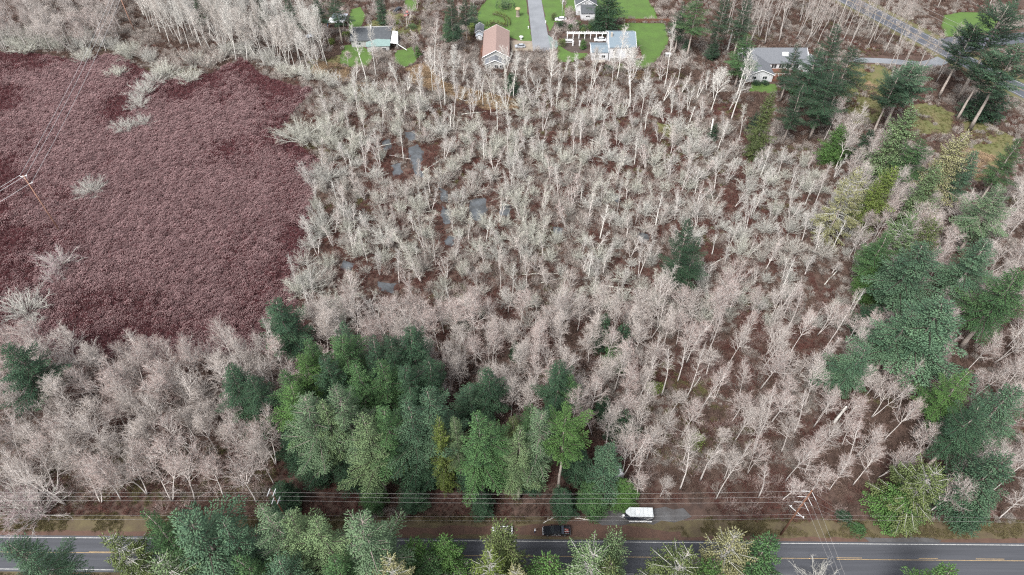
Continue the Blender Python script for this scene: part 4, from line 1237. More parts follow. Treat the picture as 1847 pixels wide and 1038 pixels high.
def leafy_bush(seed, H, R, n=700, size=.32):
    rg = random.Random(seed)
    S = Sticks()
    for i in range(12):
        a = rg.uniform(0, 6.28); r = rg.uniform(.1, .7) * R
        S.line([np.array([0, 0, 0.0]), np.array([math.cos(a) * r * .5, math.sin(a) * r * .5, H * .35]), np.array([math.cos(a) * r, math.sin(a) * r, H * .75])], .05, .02, 1)
    bl = [(rg.uniform(-.5, .5) * R, rg.uniform(-.5, .5) * R, rg.uniform(.25, .62) * H, rg.uniform(.42, .62)) for _ in range(8)]
    for i in range(n):
        b = rg.choice(bl)
        v = unit(np.array([rg.gauss(0, 1), rg.gauss(0, 1), rg.gauss(.3, 1)]))
        q = rg.uniform(.65, 1.05)
        p = np.array([b[0] + v[0] * R * b[3] * q, b[1] + v[1] * R * b[3] * q, max(.05, b[2] + v[2] * H * .42 * q)])
        d = unit(v + np.array([rg.uniform(-.6, .6), rg.uniform(-.6, .6), rg.uniform(-.3, .7)]))
        S.tf(p, d * size * rg.uniform(.7, 1.4), size * .32, 0)
    return S.mesh('foliage', [F_MID, B_DARK], seed)

# ---- prototypes
ALDER = [bare_tree(11 + i, rg_[0], rg_[1], rg_[2], rg_[3], rg_[4], spread=.92, r0=.16, twig=(.55, .7, .5, .62, .75, .58, .66, .5)[i]) for i, rg_ in enumerate([
    (18, 5.6, .42, 1, 28), (19, 5.4, .40, 2, 34), (17.5, 5.4, .46, 1, 26), (18.5, 5.6, .38, 3, 38), (17, 5.2, .50, 1, 26), (19, 5.6, .36, 2, 34), (18, 5.8, .34, 1, 30), (18, 5.2, .44, 2, 32)])]
TALL = [bare_tree(31 + i, H, R, cb, st, npm, twig=.7, r0=.22) for i, (H, R, cb, st, npm) in enumerate([
    (25, 3.6, .50, 1, 24), (24, 3.4, .45, 1, 22), (26, 3.8, .42, 2, 26)])]
SWAMP = [bare_tree(51 + i, H, R, cb, st, npm, twig=tg, r0=.15, spread=.75) for i, (H, R, cb, st, npm, tg) in enumerate([
    (10, 2.2, .25, 1, 22, .75), (11, 2.5, .30, 2, 24, .7), (9, 2.4, .18, 3, 26, .8), (12, 2.0, .40, 1, 18, .55), (8.5, 2.3, .2, 2, 22, .8)])]
SNAG = [bare_tree(71 + i, H, R, cb, 1, npm, twig=.12, r0=.18, thick=1.2) for i, (H, R, cb, npm) in enumerate([(11, 1.5, .45, 9), (13, 1.8, .4, 11), (8, 1.1, .5, 7)])]
WILLOW = [bush(91 + i, H, R, n) for i, (H, R, n) in enumerate([(4.2, 3.3, 34), (5.0, 3.0, 32), (3.6, 3.4, 34), (4.6, 2.6, 28)])]
FIR = [conifer(111, 32, 5.2, .30, ragged=.3, top_pow=.8), conifer(112, 32, 5.2, .36, ragged=.4, top_pow=.95), conifer(113, 32, 5.2, .26, ragged=.35, top_pow=.88), conifer(114, 32, 5.2, .42, ragged=.45, top_pow=.9), conifer(115, 32, 5.2, .33, ragged=.4, top_pow=1.15), conifer(116, 32, 5.2, .30, ragged=.35, top_pow=.75)]
LOWFIR = [conifer(121, 20, 4.6, .06, ragged=.22), conifer(122, 20, 4.2, .10, ragged=.3)]
PINE = [conifer(131, 32, 5.6, .46, 'pine', ragged=.45, tuft=.5, tw_w=.095), conifer(132, 32, 5.2, .55, 'pine', ragged=.4, tuft=.5, tw_w=.095)]
CEDAR = [conifer(141, 22, 4.2, .06, 'cedar', dens=1.15, top_pow=.75), conifer(142, 22, 3.8, .08, 'cedar', dens=1.05, ragged=.35, top_pow=.75), conifer(143, 22, 4.4, .05, 'cedar', dens=1.1, bare_in=.45, tuft=.5, top_pow=.7, ragged=.35)]
YOUNG = [conifer(151, 8, 2.4, .04, dens=1.3, tuft=.40, tw_w=.09), conifer(152, 8, 2.7, .04, dens=1.2, tuft=.42, tw_w=.09, ragged=.35)]
LEAFY = [leafy_bush(161, 2.6, 2.2), leafy_bush(162, 2.2, 2.4, 800), leafy_bush(163, 3.2, 2.0, 800)]

# ------------------------------------------------------------------ evergreens, one by one: crown tip on the photograph, height, crown radius, build, tone
PROTO = dict(fir=(FIR, 32, 5.2), low=(LOWFIR, 20, 4.4), pine=(PINE, 32, 5.4), cedar=(CEDAR[:2], 22, 4.0), open=(CEDAR[2:], 22, 4.4), young=(YOUNG, 8, 2.5))
EVERGREENS = [
    # the stand of firs above the road
    (497, 543, 25, 5.8, 'fir', 'dark', 'dark pointed fir standing apart at the bog edge above the stand'),
    (618, 578, 26, 3.6, 'fir', 'blue', 'thin blue-green fir tip poking above the back of the stand'),
    (556, 612, 27, 4.6, 'fir', 'mid', 'mid green fir at back left of stand, right of pointed dark fir'),
    (614, 604, 28, 5.6, 'fir', 'mid', 'broad mid green fir at the back middle of the roadside stand'),
    (672, 606, 27, 4.8, 'fir', 'dark', 'dark fir in back row of stand, left of the tallest back fir'),
    (703, 603, 27, 4.4, 'fir', 'dark', 'dark fir squeezed second from right in the back row of the stand'),
    (738, 588, 28, 5.2, 'fir', 'dark', 'tall dark fir at the back right corner of the roadside stand'),
    (413, 655, 25, 5.2, 'fir', 'dark', 'dark blunt fir at the far left end of the roadside stand'),
    (452, 676, 24, 4.6, 'fir', 'dark', 'second dark fir from the left end of the roadside stand'),
    (545, 634, 27, 4.6, 'fir', 'bright', 'bright green fir in the left middle of the roadside stand'),
    (512, 664, 26, 4.6, 'fir', 'mid', 'mid green fir left of the bright green one within the stand'),
    (524, 690, 27, 4.8, 'fir', 'bright', 'bright-sprayed fir below the bright green one, left side of stand'),
    (586, 642, 27, 4.8, 'fir', 'dark', 'dark fir in the shaded centre of the stand, behind pale spire'),
    (642, 653, 27, 4.6, 'fir', 'mid', 'light-tipped fir in the middle row of the roadside stand'),
    (688, 648, 28, 5.0, 'fir', 'mid', 'wide-armed mid green fir right of the light-tipped one'),
    (730, 655, 27, 4.6, 'fir', 'dark', 'dark fir under the tallest back fir, right middle of the stand'),
    (772, 640, 26, 4.0, 'fir', 'dark', 'slim dark fir on the right flank of the stand beside pale alders'),
    (548, 708, 33, 5.6, 'fir', 'grey', 'pale-tipped broad fir, leftmost of the tall front row'),
    (606, 692, 34, 5.4, 'fir', 'grey', 'grey-green fir with pale spire, second in the tall front row'),
    (580, 716, 31, 5.0, 'fir', 'pale', 'pale green fir wedged between pale-tipped fir and pale-spired fir'),
    (655, 742, 32, 5.2, 'fir', 'pale', 'rounded pale green fir right of the pale-spired one'),
    (690, 728, 32, 4.8, 'fir', 'mid', 'mid green fir in the middle of the tall front row'),
    (735, 714, 33, 5.0, 'fir', 'blue', 'blue-green fir left of the tallest front-row fir'),
    (772, 694, 34, 5.2, 'fir', 'blue', 'tallest blue-green fir of the front row, above the yellow slim tree'),
    (790, 750, 29, 3.0, 'cedar', 'yellow', 'slim yellow-green tree glowing in the middle of the front row'),
    (819, 747, 29, 2.9, 'fir', 'pale', 'thin pale tree just right of the glowing yellow-green one'),
    (862, 738, 33, 5.2, 'fir', 'mid', 'mid green round-headed fir right of the thin pale tree'),
    (885, 752, 30, 4.4, 'fir', 'mid', 'mid green fir sharing its crown with the round-headed fir'),
    (880, 660, 25, 5.0, 'fir', 'dark', 'sharp dark fir standing clear behind the front row, left one'),
    (846, 692, 21, 4.2, 'fir', 'blue', 'smaller blue-green fir leaning out left of the sharp dark fir'),
    (1010, 650, 25, 4.4, 'fir', 'dark', 'column-shaped dark fir among bare alders, right of the sharp fir'),
    (1028, 672, 20, 3.6, 'fir', 'mid', 'greyish younger fir against the column-shaped dark fir'),
    (958, 728, 27, 4.0, 'fir', 'mid', 'mid green fir peeping behind the grey-green pair at right'),
    (976, 734, 33, 5.0, 'fir', 'grey', 'grey-green fir next to the bright front-row fir, right end'),
    (938, 762, 31, 4.2, 'fir', 'pale', 'pale green narrow fir left of the right-hand grey-green fir'),
    (1020, 744, 33, 4.6, 'pine', 'bright', 'bright green round-crowned fir with bare trunk, right end of front row'),
    (926, 750, 24, 3.2, 'fir', 'olive', 'small yellowish fir top in the gap right of the round-headed fir'),
    (1101, 797, 22, 4.6, 'low', 'blue', 'blue-green fir sheltering the white travel trailer'),
    # low dark growth under the stand
    (520, 800, 16, 4.6, 'low', 'dark', 'low dark fir at the left foot of the roadside stand'),
    (560, 832, 15, 4.4, 'low', 'dark', 'low dark fir under the pale-tipped broad fir'),
    (622, 838, 13, 4.2, 'low', 'dark', 'low dark fir between the two leftmost bare trunks of the stand'),
    (700, 822, 15, 4.4, 'low', 'dark', 'low dark fir right of the second bare trunk of the stand'),
    (745, 838, 14, 4.4, 'low', 'dark', 'low dark fir under the blue-green front-row firs'),
    (775, 850, 12, 3.6, 'low', 'dark', 'low dark fir left of the trunk below the yellow-green tree'),
    (842, 848, 12, 3.6, 'low', 'dark', 'low dark fir between trunks below the thin pale tree'),
    (905, 846, 12, 4.2, 'low', 'mid', 'low green fir under the round-headed fir'),
    (950, 855, 12, 3.8, 'low', 'dark', 'low dark fir right of the brown clearing under the stand'),
    (1045, 838, 13, 4.2, 'low', 'dark', 'low dark fir right of the bare trunk of the bright fir'),
    (1072, 868, 10, 3.8, 'low', 'mid', 'low green fir spreading above the dark pickup'),
    (1018, 880, 9, 3.4, 'low', 'dark', 'low dark fir directly behind the dark pickup'),
    (1125, 862, 9, 3.2, 'low', 'bright', 'low bright green fir between the two trailers'),
    (868, 880, 9, 3.2, 'low', 'dark', 'low dark fir at the verge behind the hidden white car'),
    (667, 866, 9, 3.0, 'low', 'mid', 'low green fir at the verge, second trunk foot of the stand'),
    (740, 878, 8, 3.2, 'low', 'dark', 'low dark fir at the verge in the middle of the stand foot'),
    (505, 868, 10, 3.4, 'low', 'dark', 'low dark fir near the left crossarm pole'),
    # loose firs in the alder wood
    (1089, 572, 12, 2.8, 'young', 'dark', 'small dark fir in the alder belt, upper of two close firs'),
    (1126, 588, 13, 3.2, 'young', 'dark', 'small dark fir in the alder belt, right of two close firs'),
    (1112, 625, 9, 2.6, 'young', 'mid', 'small green fir below the two close firs in the alders'),
    (1090, 715, 9, 2.2, 'young', 'dark', 'dark sapling fir among thin trunks right of column-shaped fir'),
    (1126, 745, 10, 2.8, 'young', 'dark', 'dark sapling fir above the fir sheltering the travel trailer'),
    (930, 618, 7, 1.8, 'young', 'dark', 'tiny dark fir lost in the alders above the sharp fir'),
    (10, 618, 27, 6.4, 'fir', 'dark', 'big dark fir cut by the left edge of the picture'),
    (1243, 396, 31, 5.4, 'fir', 'dark', 'lone dark spire-shaped fir in the middle of the bare swamp trees'),
    (1258, 430, 24, 4.2, 'fir', 'dark', 'shorter dark fir grown against the lone spire-shaped fir'),
    # upper right, round the grey-roofed house
    (1395, 163, 27, 5.2, 'cedar', 'olive', 'tall olive cedar in front of the grey-roofed house'),
    (1350, 64, 22, 6.4, 'fir', 'mid', 'dark green fir at the left corner of the grey-roofed house'),
    (1440, 82, 23, 5.0, 'fir', 'dark', 'narrow dark fir in front of the middle of the grey roof'),
    (1478, 88, 29, 5.8, 'fir', 'dark', 'large dark fir, left of the dense clump beside the grey house'),
    (1512, 46, 30, 4.6, 'fir', 'dark', 'tallest dark fir at the back of the clump beside the grey house'),
    (1542, 84, 30, 5.4, 'fir', 'dark', 'dark drooping fir at the right of the clump beside the grey house'),
    (1450, 150, 24, 5.0, 'fir', 'dark', 'dark fir low in the clump beside the grey house'),
    (1506, 130, 27, 5.0, 'fir', 'dark', 'dark fir in the centre front of the clump by the meadow'),
    (1648, 118, 26, 6.4, 'pine', 'blue', 'wide blue-green pine right of the meadow'),
    (1622, 138, 24, 4.6, 'pine', 'dark', 'darker pine merged into the left of the wide blue-green pine'),
    (1762, 44, 30, 5.6, 'pine', 'dark', 'umbrella-headed pine on a tall bare trunk before the side road'),
    (1822, 8, 38, 7.0, 'pine', 'dark', 'huge dark pine towering over the upper right road'),
    (1840, 78, 34, 6.4, 'pine', 'blue', 'blue-green pine below the huge one at the right edge'),
    (1795, 92, 28, 5.0, 'pine', 'dark', 'dark pine with pale trunks beside the far road verge'),
    (1772, 168, 11, 3.8, 'young', 'dark', 'young dark fir at left of pair below the far road'),
    (1808, 160, 13, 4.2, 'young', 'dark', 'young dark fir at right of pair below the far road'),
    (1522, 226, 15, 4.2, 'cedar', 'bright', 'bright green young cedar alone left of the brown thicket'),
    (1572, 236, 13, 3.6, 'low', 'dark', 'dark holly-like evergreen left of the tall pale cedar'),
    (1648, 192, 32, 5.8, 'cedar', 'pale', 'tall pale green cedar slanting below the wide pine'),
    (1664, 252, 24, 4.6, 'fir', 'mid', 'mid green fir behind the tall pale cedar'),
    (1742, 240, 31, 5.8, 'cedar', 'straw', 'straw-tinted tall cedar, right of the tall pale cedar'),
    (1762, 272, 25, 4.4, 'fir', 'blue', 'blue-green fir on the right of the straw-tinted cedar'),
    (1548, 306, 27, 4.4, 'open', 'straw', 'half-dead straw-yellow cedar with bare top at the wood edge'),
    (1616, 300, 25, 4.2, 'cedar', 'yellow', 'bright yellow-green cedar, right of the half-dead one'),
    (1592, 318, 22, 3.4, 'cedar', 'yellow', 'smaller yellow-green cedar against the bright one'),
    (1690, 300, 26, 4.8, 'cedar', 'pale', 'pale green cedar hanging below the straw-tinted one'),
    (1806, 340, 25, 5.2, 'fir', 'grey', 'light grey-green fir right of the cedars'),
    (1842, 250, 26, 4.0, 'fir', 'mid', 'green fir with dark trunk at the right edge beside the meadow'),
    (1648, 388, 27, 4.6, 'open', 'pale', 'thin pale cedar with a curved trunk in front of the dark firs'),
    (1690, 398, 25, 4.4, 'cedar', 'olive', 'olive cedar right of the thin curved-trunk cedar'),
    (1600, 425, 22, 4.2, 'fir', 'mid', 'green fir left of the big blue-green crowns'),
    (1668, 440, 30, 6.8, 'fir', 'blue', 'big dark blue-green fir with a pale leaning trunk, upper one'),
    (1782, 436, 27, 5.4, 'fir', 'blue', 'blue-green fir right of the big upper one'),
    (1842, 488, 30, 6.4, 'fir', 'mid', 'fresh green fir cut by the right edge, halfway up'),
    (1706, 540, 31, 8.0, 'fir', 'blue', 'broadest blue-green fir, lower of the big right-hand crowns'),
    (1650, 560, 27, 5.6, 'fir', 'blue', 'blue-green fir merged into the left of the broadest crown'),
    (1565, 618, 24, 4.4, 'fir', 'blue', 'narrow blue-green fir left of the broadest crown, above pale stump'),
    (1582, 552, 12, 3.8, 'low', 'dark', 'low dark evergreen under the curved trunk at the wood edge'),
    (1585, 480, 13, 3.4, 'low', 'bright', 'low bright evergreen beside the curved trunk'),
    (1745, 666, 27, 5.4, 'fir', 'bright', 'yellow-tipped green fir above the dark lower right mass'),
    (1835, 690, 29, 6.6, 'fir', 'blue', 'blue-green fir at the right edge above the feathery fir'),
    (1770, 728, 27, 5.6, 'fir', 'dark', 'dark fir in the middle of the lower right mass'),
    (1812, 812, 25, 6.2, 'low', 'blue', 'feathery pale blue-green fir at the lower right'),
    (1690, 836, 21, 6.4, 'open', 'olive', 'olive-tipped cedar with pale branches bowing towards the road'),
    (1640, 872, 12, 5.6, 'cedar', 'bright', 'bright green bushy cedar at the road below the olive-tipped one'),
    (1770, 900, 9, 4.2, 'low', 'dark', 'low dark evergreen by the verge below the feathery fir'),
    # top edge
    (515, -8, 22, 5.0, 'fir', 'dark', 'dark fir at the top edge behind tall bare alders'),
    (600, -12, 22, 5.2, 'fir', 'dark', 'dark fir at the top edge behind the tarpaulin shed'),
    (566, -14, 21, 4.6, 'fir', 'dark', 'dark fir at the top edge left of the tarpaulin shed'),
    (460, -10, 20, 4.4, 'fir', 'dark', 'dark fir top at the top edge, above slim alder trunks'),
    (352, -4, 16, 4.0, 'fir', 'dark', 'dark fir top at the top edge, leftmost of its row'),
    (684, -6, 14, 4.4, 'low', 'dark', 'dark round evergreen at the top edge left of the black car'),
    (812, -6, 24, 5.0, 'fir', 'dark', 'tall dark fir at the top edge above the blue spruces'),
    (838, -4, 20, 3.6, 'fir', 'dark', 'dark fir just right of the tall one above the spruces'),
    (806, 26, 12, 3.2, 'low', 'mid', 'fresh green fir left of the two blue spruces'),
    (853, 8, 11, 2.8, 'young', 'blue', 'blue spruce on the lawn edge by the grey shed, upper'),
    (825, 46, 7, 2.4, 'young', 'blue', 'small blue spruce at the brush edge, lower'),
    (1100, -22, 20, 8.6, 'cedar', 'dark', 'huge dark bushy cedar between white gabled house and back lawn'),
    (1082, 10, 12, 4.4, 'cedar', 'dark', 'dark skirt cedar at the left of the huge bushy cedar'),
    (1262, -10, 27, 6.4, 'fir', 'mid', 'broad green fir right of the back lawn at the top'),
    (1234, 4, 22, 4.6, 'fir', 'dark', 'dark fir left of the broad green fir at the top'),
    (1312, -14, 28, 5.2, 'fir', 'dark', 'dark shaded fir behind pale trunks at the top'),
    (1352, -10, 27, 5.2, 'fir', 'dark', 'second dark shaded fir behind pale trunks, nearer the grey house'),
    (1290, 76, 8, 3.8, 'low', 'dark', 'dark rounded holly right of the back lawn'),
    (1240, 72, 5, 2.2, 'young', 'blue', 'small grey-blue evergreen by the bird bath lawn edge'),
    (1053, 72, 4, 1.7, 'young', 'bright', 'small bright green conifer in the gravel yard by the pergola'),
    (922, 132, 9, 3.6, 'low', 'dark', 'dark low evergreen among trunks below the pink-roofed house'),
    (1368, 205, 8, 2.6, 'young', 'dark', 'small dark evergreen left of the tall olive cedar'),
    (752, 84, 5, 1.8, 'young', 'bright', 'small bright bushy conifer right of the low dark-roofed house'),
    (1290, 226, 6, 2.0, 'young', 'dark', 'small dark fir behind bare swamp trees below the back lawn'),
    # foreground, this side of the road
    (192, 952, 31, 5.0, 'open', 'olive', 'olive cedar with pale ribs hiding the road at the left'),
    (338, 896, 38, 8.4, 'fir', 'blue', 'great spreading blue-green fir at the bottom left'),
    (262, 912, 34, 4.8, 'fir', 'mid', 'green fir showing behind the left of the great spreading fir'),
    (282, 972, 33, 6.0, 'open', 'pale', 'pale-ribbed tree in front of the great spreading fir'),
    (400, 930, 35, 5.4, 'fir', 'blue', 'blue-green fir on the right shoulder of the great spreading fir'),
    (472, 900, 37, 5.2, 'fir', 'grey', 'grey-green fir with drooping tip, right of the great spreading one'),
    (520, 914, 36, 5.2, 'fir', 'pale', 'pale yellow-green fir, second right of the great spreading one'),
    (566, 926, 35, 5.2, 'fir', 'pale', 'pale green fir between pale yellow-green fir and the light spire'),
    (430, 990, 32, 5.6, 'fir', 'mid', 'green fir at the bottom edge under the drooping-tipped fir'),
    (500, 995, 31, 5.4, 'fir', 'blue', 'blue-green fir at the bottom edge left of the light spire'),
    (650, 902, 38, 7.0, 'fir', 'grey', 'light grey-green fir with bare white lower branches'),
    (600, 990, 31, 5.2, 'fir', 'mid', 'green fir at the bottom edge under the light grey-green one'),
    (702, 992, 32, 4.8, 'open', 'straw', 'straw-yellow cedar top at the bottom edge, right of light grey-green fir'),
    (742, 964, 18, 5.2, 'cedar', 'bright', 'bright green rounded tree at roadside, left of two'),
    (800, 962, 19, 4.8, 'cedar', 'bright', 'yellowish bright rounded tree at roadside, right of two'),
    (770, 990, 17, 5.0, 'cedar', 'mid', 'green rounded tree in front of the two roadside ones'),
    (905, 930, 33, 5.6, 'cedar', 'olive', 'olive cedar in front of the hidden white car'),
    (884, 980, 32, 4.6, 'open', 'yellow', 'yellow-green pale-ribbed cedar under the olive one'),
    (930, 1012, 30, 4.6, 'open', 'straw', 'straw cedar top cut by the bottom edge below the olive cedar'),
    (988, 972, 26, 6.0, 'cedar', 'bright', 'bright green cedar directly below the dark pickup'),
    (1070, 958, 33, 6.2, 'open', 'pale', 'pale cedar with white ribs fanning out, below the gravel'),
    (1112, 954, 31, 4.6, 'cedar', 'pale', 'slim pale green cedar right of the white-ribbed one'),
    (1100, 1000, 29, 5.0, 'cedar', 'olive', 'olive cedar at the bottom edge under the slim pale one'),
    (1242, 962, 33, 6.2, 'open', 'olive', 'olive cedar with grey ribs, left of the golden one'),
    (1328, 944, 33, 5.6, 'open', 'straw', 'golden-tipped cedar with pale ribs left of the corner pole'),
    (1392, 956, 30, 5.4, 'low', 'mid', 'dense dark green fir beneath the corner pole'),
    (1290, 1000, 29, 5.0, 'cedar', 'bright', 'green cedar at the bottom edge between olive and golden cedars'),
    (10, 962, 33, 5.0, 'fir', 'blue', 'blue-green fir in the bottom left corner'),
    (1722, 1014, 24, 5.2, 'low', 'bright', 'bright green fir top at the bottom edge on the right'),
]
CONIF_XY = []
rgc = random.Random(77)
for i, (tx, ty, h, R, kind, tone, lb) in enumerate(EVERGREENS):
    protos, ph_, pr_ = PROTO[kind]
    tm, cm = protos[i % len(protos)]
    if kind == 'low' and tx < 1060 and 795 < ty < 860: ty -= 34
    if tx > 1460 and 0 < ty < 880: R *= 1.45 if ty < 640 else 1.12
    if ty > 890: R *= 1.14
    elif tx < 1130 and ty > 540: R *= 1.2
    x, y = G(tx, ty, h)
    dep = math.atan2(CAM_H - h, y)                      # the crown's far side shows above its tip when seen from so steep
    dist = math.hypot(CAM_H - h, y)
    ty += max(0, .55 * R * (math.sin(dep) - math.cos(dep))) * FPX / dist * ((1.7 if R > 6.8 else .9) if ty > 880 else 1)
    x, y = G(tx, ty, h)
    CONIF_XY.append((x, y, R))
    nm = {'fir': 'fir_tree', 'low': 'fir_tree', 'young': 'fir_tree', 'pine': 'pine_tree', 'cedar': 'cedar_tree', 'open': 'cedar_tree'}[kind]
    bark = B_LICHEN if kind == 'open' else B_FIR if tone in ('straw', 'grey') else B_DARK
    place(nm, [('trunk', tm), ('crown', cm)], (x, y, 0), rgc.uniform(0, 6.28), (R / pr_, R / pr_, h / ph_), lb,
          nm.replace('_', ' '), 'evergreens by the road and round the houses', {'trunk': B_FIR, 'crown': [TONES[tone], bark]})
CX = np.array(CONIF_XY)

def near_conifer(x, y, k=.75):
    return bool(np.any((CX[:, 0] - x) ** 2 + (CX[:, 1] - y) ** 2 < (CX[:, 2] * k) ** 2))

# ------------------------------------------------------------------ leafless trees
def poisson(poly, r, seed, avoid_conifers=.7, extra=None, rvar=0.0):
    rg = np.random.default_rng(seed)
    P = np.array(poly)
    lo, hi = P.min(0), P.max(0)
    n = int((hi[0] - lo[0]) * (hi[1] - lo[1]) / (r * r) * 14)
    X = rg.uniform(lo[0], hi[0], n); Y = rg.uniform(lo[1], hi[1], n)
    ok = inpoly(X, Y, poly) & ~blocked(X, Y)
    if extra is not None:
        ok &= extra(X, Y)
    cell = {}
    out = []
    for x, y in zip(X[ok], Y[ok]):
        if avoid_conifers and near_conifer(x, y, avoid_conifers):
            continue
        gx_, gy_ = int(x // r), int(y // r)
        bad = False
        for a in (-1, 0, 1):
            for b in (-1, 0, 1):
                for q in cell.get((gx_ + a, gy_ + b), ()):
                    if (q[0] - x) ** 2 + (q[1] - y) ** 2 < r * r:
                        bad = True
        if bad: continue
        cell.setdefault((gx_, gy_), []).append((x, y))
        out.append((x, y))
    return out

rgt = random.Random(5)
def grow(name, cat, group, protos, pts, hr, wr, tones, where, rows=8.0, noun='tree', bark=None, rowphrase='row'):
    """set out trees row by row; the label says which row, counted from the road, and which tree in it"""
    pts = sorted(pts, key=lambda p: p[1])
    y0 = pts[0][1] - .01
    byrow = {}
    for p in pts:
        byrow.setdefault(int((p[1] - y0) / rows), []).append(p)
    ri = 0
    for k in sorted(byrow):
        ri += 1
        for j, (x, y) in enumerate(sorted(byrow[k], key=lambda p: p[0] / max(30, p[1]))):
            v = rgt.randrange(len(protos))
            sz, sx = rgt.uniform(*hr), rgt.uniform(*wr)
            tn, tm = tones[min(len(tones) - 1, int(vnoise(x, y, 22, 9) * len(tones) * .999))] if rgt.random() < .75 else rgt.choice(tones)
            mid = (hr[0] + hr[1]) / 2
            adj = ('tall ' if sz > mid + (hr[1] - hr[0]) * .27 else 'short ' if sz < mid - (hr[1] - hr[0]) * .27 else '') + tn
            lb = '%s %s %s, %s from left, %s %s' % (adj, noun, where, ordinal(j + 1), ordinal(ri), rowphrase)
            pn = ('stems', 'crown') if name.endswith('bush') else ('trunk', 'crown')
            bk = bark or B_PALE
            r = place(name, [(pn[0], protos[v][0]), (pn[1], protos[v][1])], (x, y, 0), rgt.uniform(0, 6.28), (sx, sx, sz), lb, cat, group,
                      {pn[0]: bk, pn[1]: [bk, tm]})
            r.rotation_euler = (rgt.uniform(-.06, .06), rgt.uniform(-.06, .06), r.rotation_euler[2])

PINKS = [('pinkish', T_PINK), ('pinkish', T_PINK), ('beige', T_BEIGE), ('pinkish', T_PINK)]
GREYS = [('grey-white', T_GREY), ('beige', T_BEIGE), ('grey-white', T_GREY), ('lichen-grey', T_LICHEN)]
MIXED = [('beige', T_BEIGE), ('brownish', T_BROWN), ('grey-white', T_GREY), ('pinkish', T_PINK)]

STAND = polyG([(505, 840), (560, 700), (820, 760), (1060, 790), (1065, 950), (505, 950)])
A_ = polyG([(-20, 668), (470, 664), (500, 700), (520, 912), (-20, 916)])
B_ = polyG([(530, 618), (620, 592), (900, 584), (1150, 586), (1250, 578), (1300, 580), (1230, 660), (1130, 720), (1130, 908), (1060, 800), (500, 790)])
B2 = polyG([(1300, 580), (1480, 590), (1545, 625), (1560, 720), (1500, 770), (1545, 850), (1470, 908), (1130, 908), (1130, 720), (1230, 660)])
not_stand = lambda X, Y: ~inpoly(X, Y, STAND)
grow('bare_alder', 'alder', 'bare alders in the belt left of the firs', ALDER, poisson(A_, 4.3, 1, .6, not_stand), (.68, 1.12), (.85, 1.28), PINKS,
     'in belt below bog', noun='bare alder', rowphrase='row from road')
grow('bare_alder', 'alder', 'bare alders in the belt behind and right of the firs', ALDER, poisson(B_, 4.4, 2, .6, not_stand), (.62, 1.12), (.7, 1.1), PINKS + [('beige', T_BEIGE)],
     'in wood right of firs', noun='bare alder', rowphrase='row from road')
grow('bare_alder', 'alder', 'bare alders in the open wood right of the gravel', [ALDER[2], ALDER[7], ALDER[0], TALL[1]], poisson(B2, 5.0, 22, .6, not_stand), (.55, 1.05), (.55, 1.0), PINKS + [('beige', T_BEIGE)],
     'in wood above trailer', noun='bare alder', rowphrase='row from road')
C_ = polyG([(560, 330), (590, 200), (700, 172), (1000, 190), (1250, 205), (1350, 260), (1540, 330), (1565, 590), (1250, 572), (1100, 570), (560, 590), (535, 520), (560, 450)])
grow('swamp_tree', 'bare tree', 'slender bare trees in the swamp', SWAMP, poisson(C_, 5.8, 3, .7, lambda X, Y: (vnoise(X, Y, 12, 34) > .30) & off_ponds(X, Y)), (.55, 1.35), (.7, 1.3), GREYS + [('pinkish', T_PINK)], 'standing in swamp', 9.0, 'slender bare tree', None, 'row from belt')
grow('dead_tree', 'dead tree', 'dead standing trunks in the swamp', SNAG, poisson(C_, 17, 4), (.7, 1.2), (.8, 1.2), [('white', T_GREY)], 'in swamp', 25.0, 'dead trunk', B_WHITE, 'row from belt')
CE = polyG([(560, 320), (590, 200), (640, 165), (1000, 200), (1250, 215), (1340, 260), (1540, 340), (1560, 600), (1250, 590), (1100, 592), (560, 605), (535, 520), (560, 450)])
grow('willow_bush', 'willow bush', 'bare willow bushes in the swamp', WILLOW, poisson(CE, 5.75, 5, .8, lambda X, Y: (vnoise(X, Y, 11, 33) > .30) & off_ponds(X, Y)), (.45, 1.3), (.5, 1.25), GREYS + [('lichen-grey', T_LICHEN), ('brownish', T_BROWN), ('brownish', T_BROWN)],
     'in swamp', 9.0, 'bare willow bush', B_LICHEN, 'row from belt')
D1 = polyG([(-20, -14), (215, -14), (222, 70), (190, 100), (-20, 94)])
grow('willow_tree', 'willow tree', 'pale trees on the far bank of the bog', ALDER, poisson(D1, 5.4, 6), (.5, .8), (.9, 1.25), [('beige', T_BEIGE), ('brownish', T_BROWN), ('beige', T_BEIGE)],
     'on far left bank', 12, 'bushy bare willow', None, 'row from bog')
D2 = polyG([(262, 60), (330, 90), (470, 122), (585, 140), (600, 120), (545, 66), (400, 30), (255, 10)])
grow('bare_tree', 'bare tree', 'tall bare trees at the head of the bog', ALDER, poisson(D2, 4.7, 7), (.95, 1.3), (.75, 1.05), [('grey-white', T_GREY), ('beige', T_BEIGE), ('grey-white', T_GREY)],
     'at head of bog', 12, 'branchy bare tree', B_WHITE, 'row from bog')
E_ = polyG([(600, 150), (680, 138), (800, 128), (930, 126), (1090, 140), (1200, 140), (1325, 175), (1345, 225), (1200, 215), (1000, 205), (640, 185)])
grow('bare_tree', 'bare tree', 'bare trees along the garden edges', SWAMP[:3] + TALL[:1] + ALDER[2:3], poisson(E_, 6.2, 8), (.75, 1.15), (.75, 1.15), [('beige', T_BEIGE), ('grey-white', T_GREY), ('pinkish', T_PINK)],
     'below gardens', 10, 'pale bare tree', B_WHITE, 'row from swamp')
F_ = polyG([(1290, 30), (1440, 20), (1560, 25), (1660, 60), (1610, 100), (1470, 92), (1380, 88), (1300, 80)])
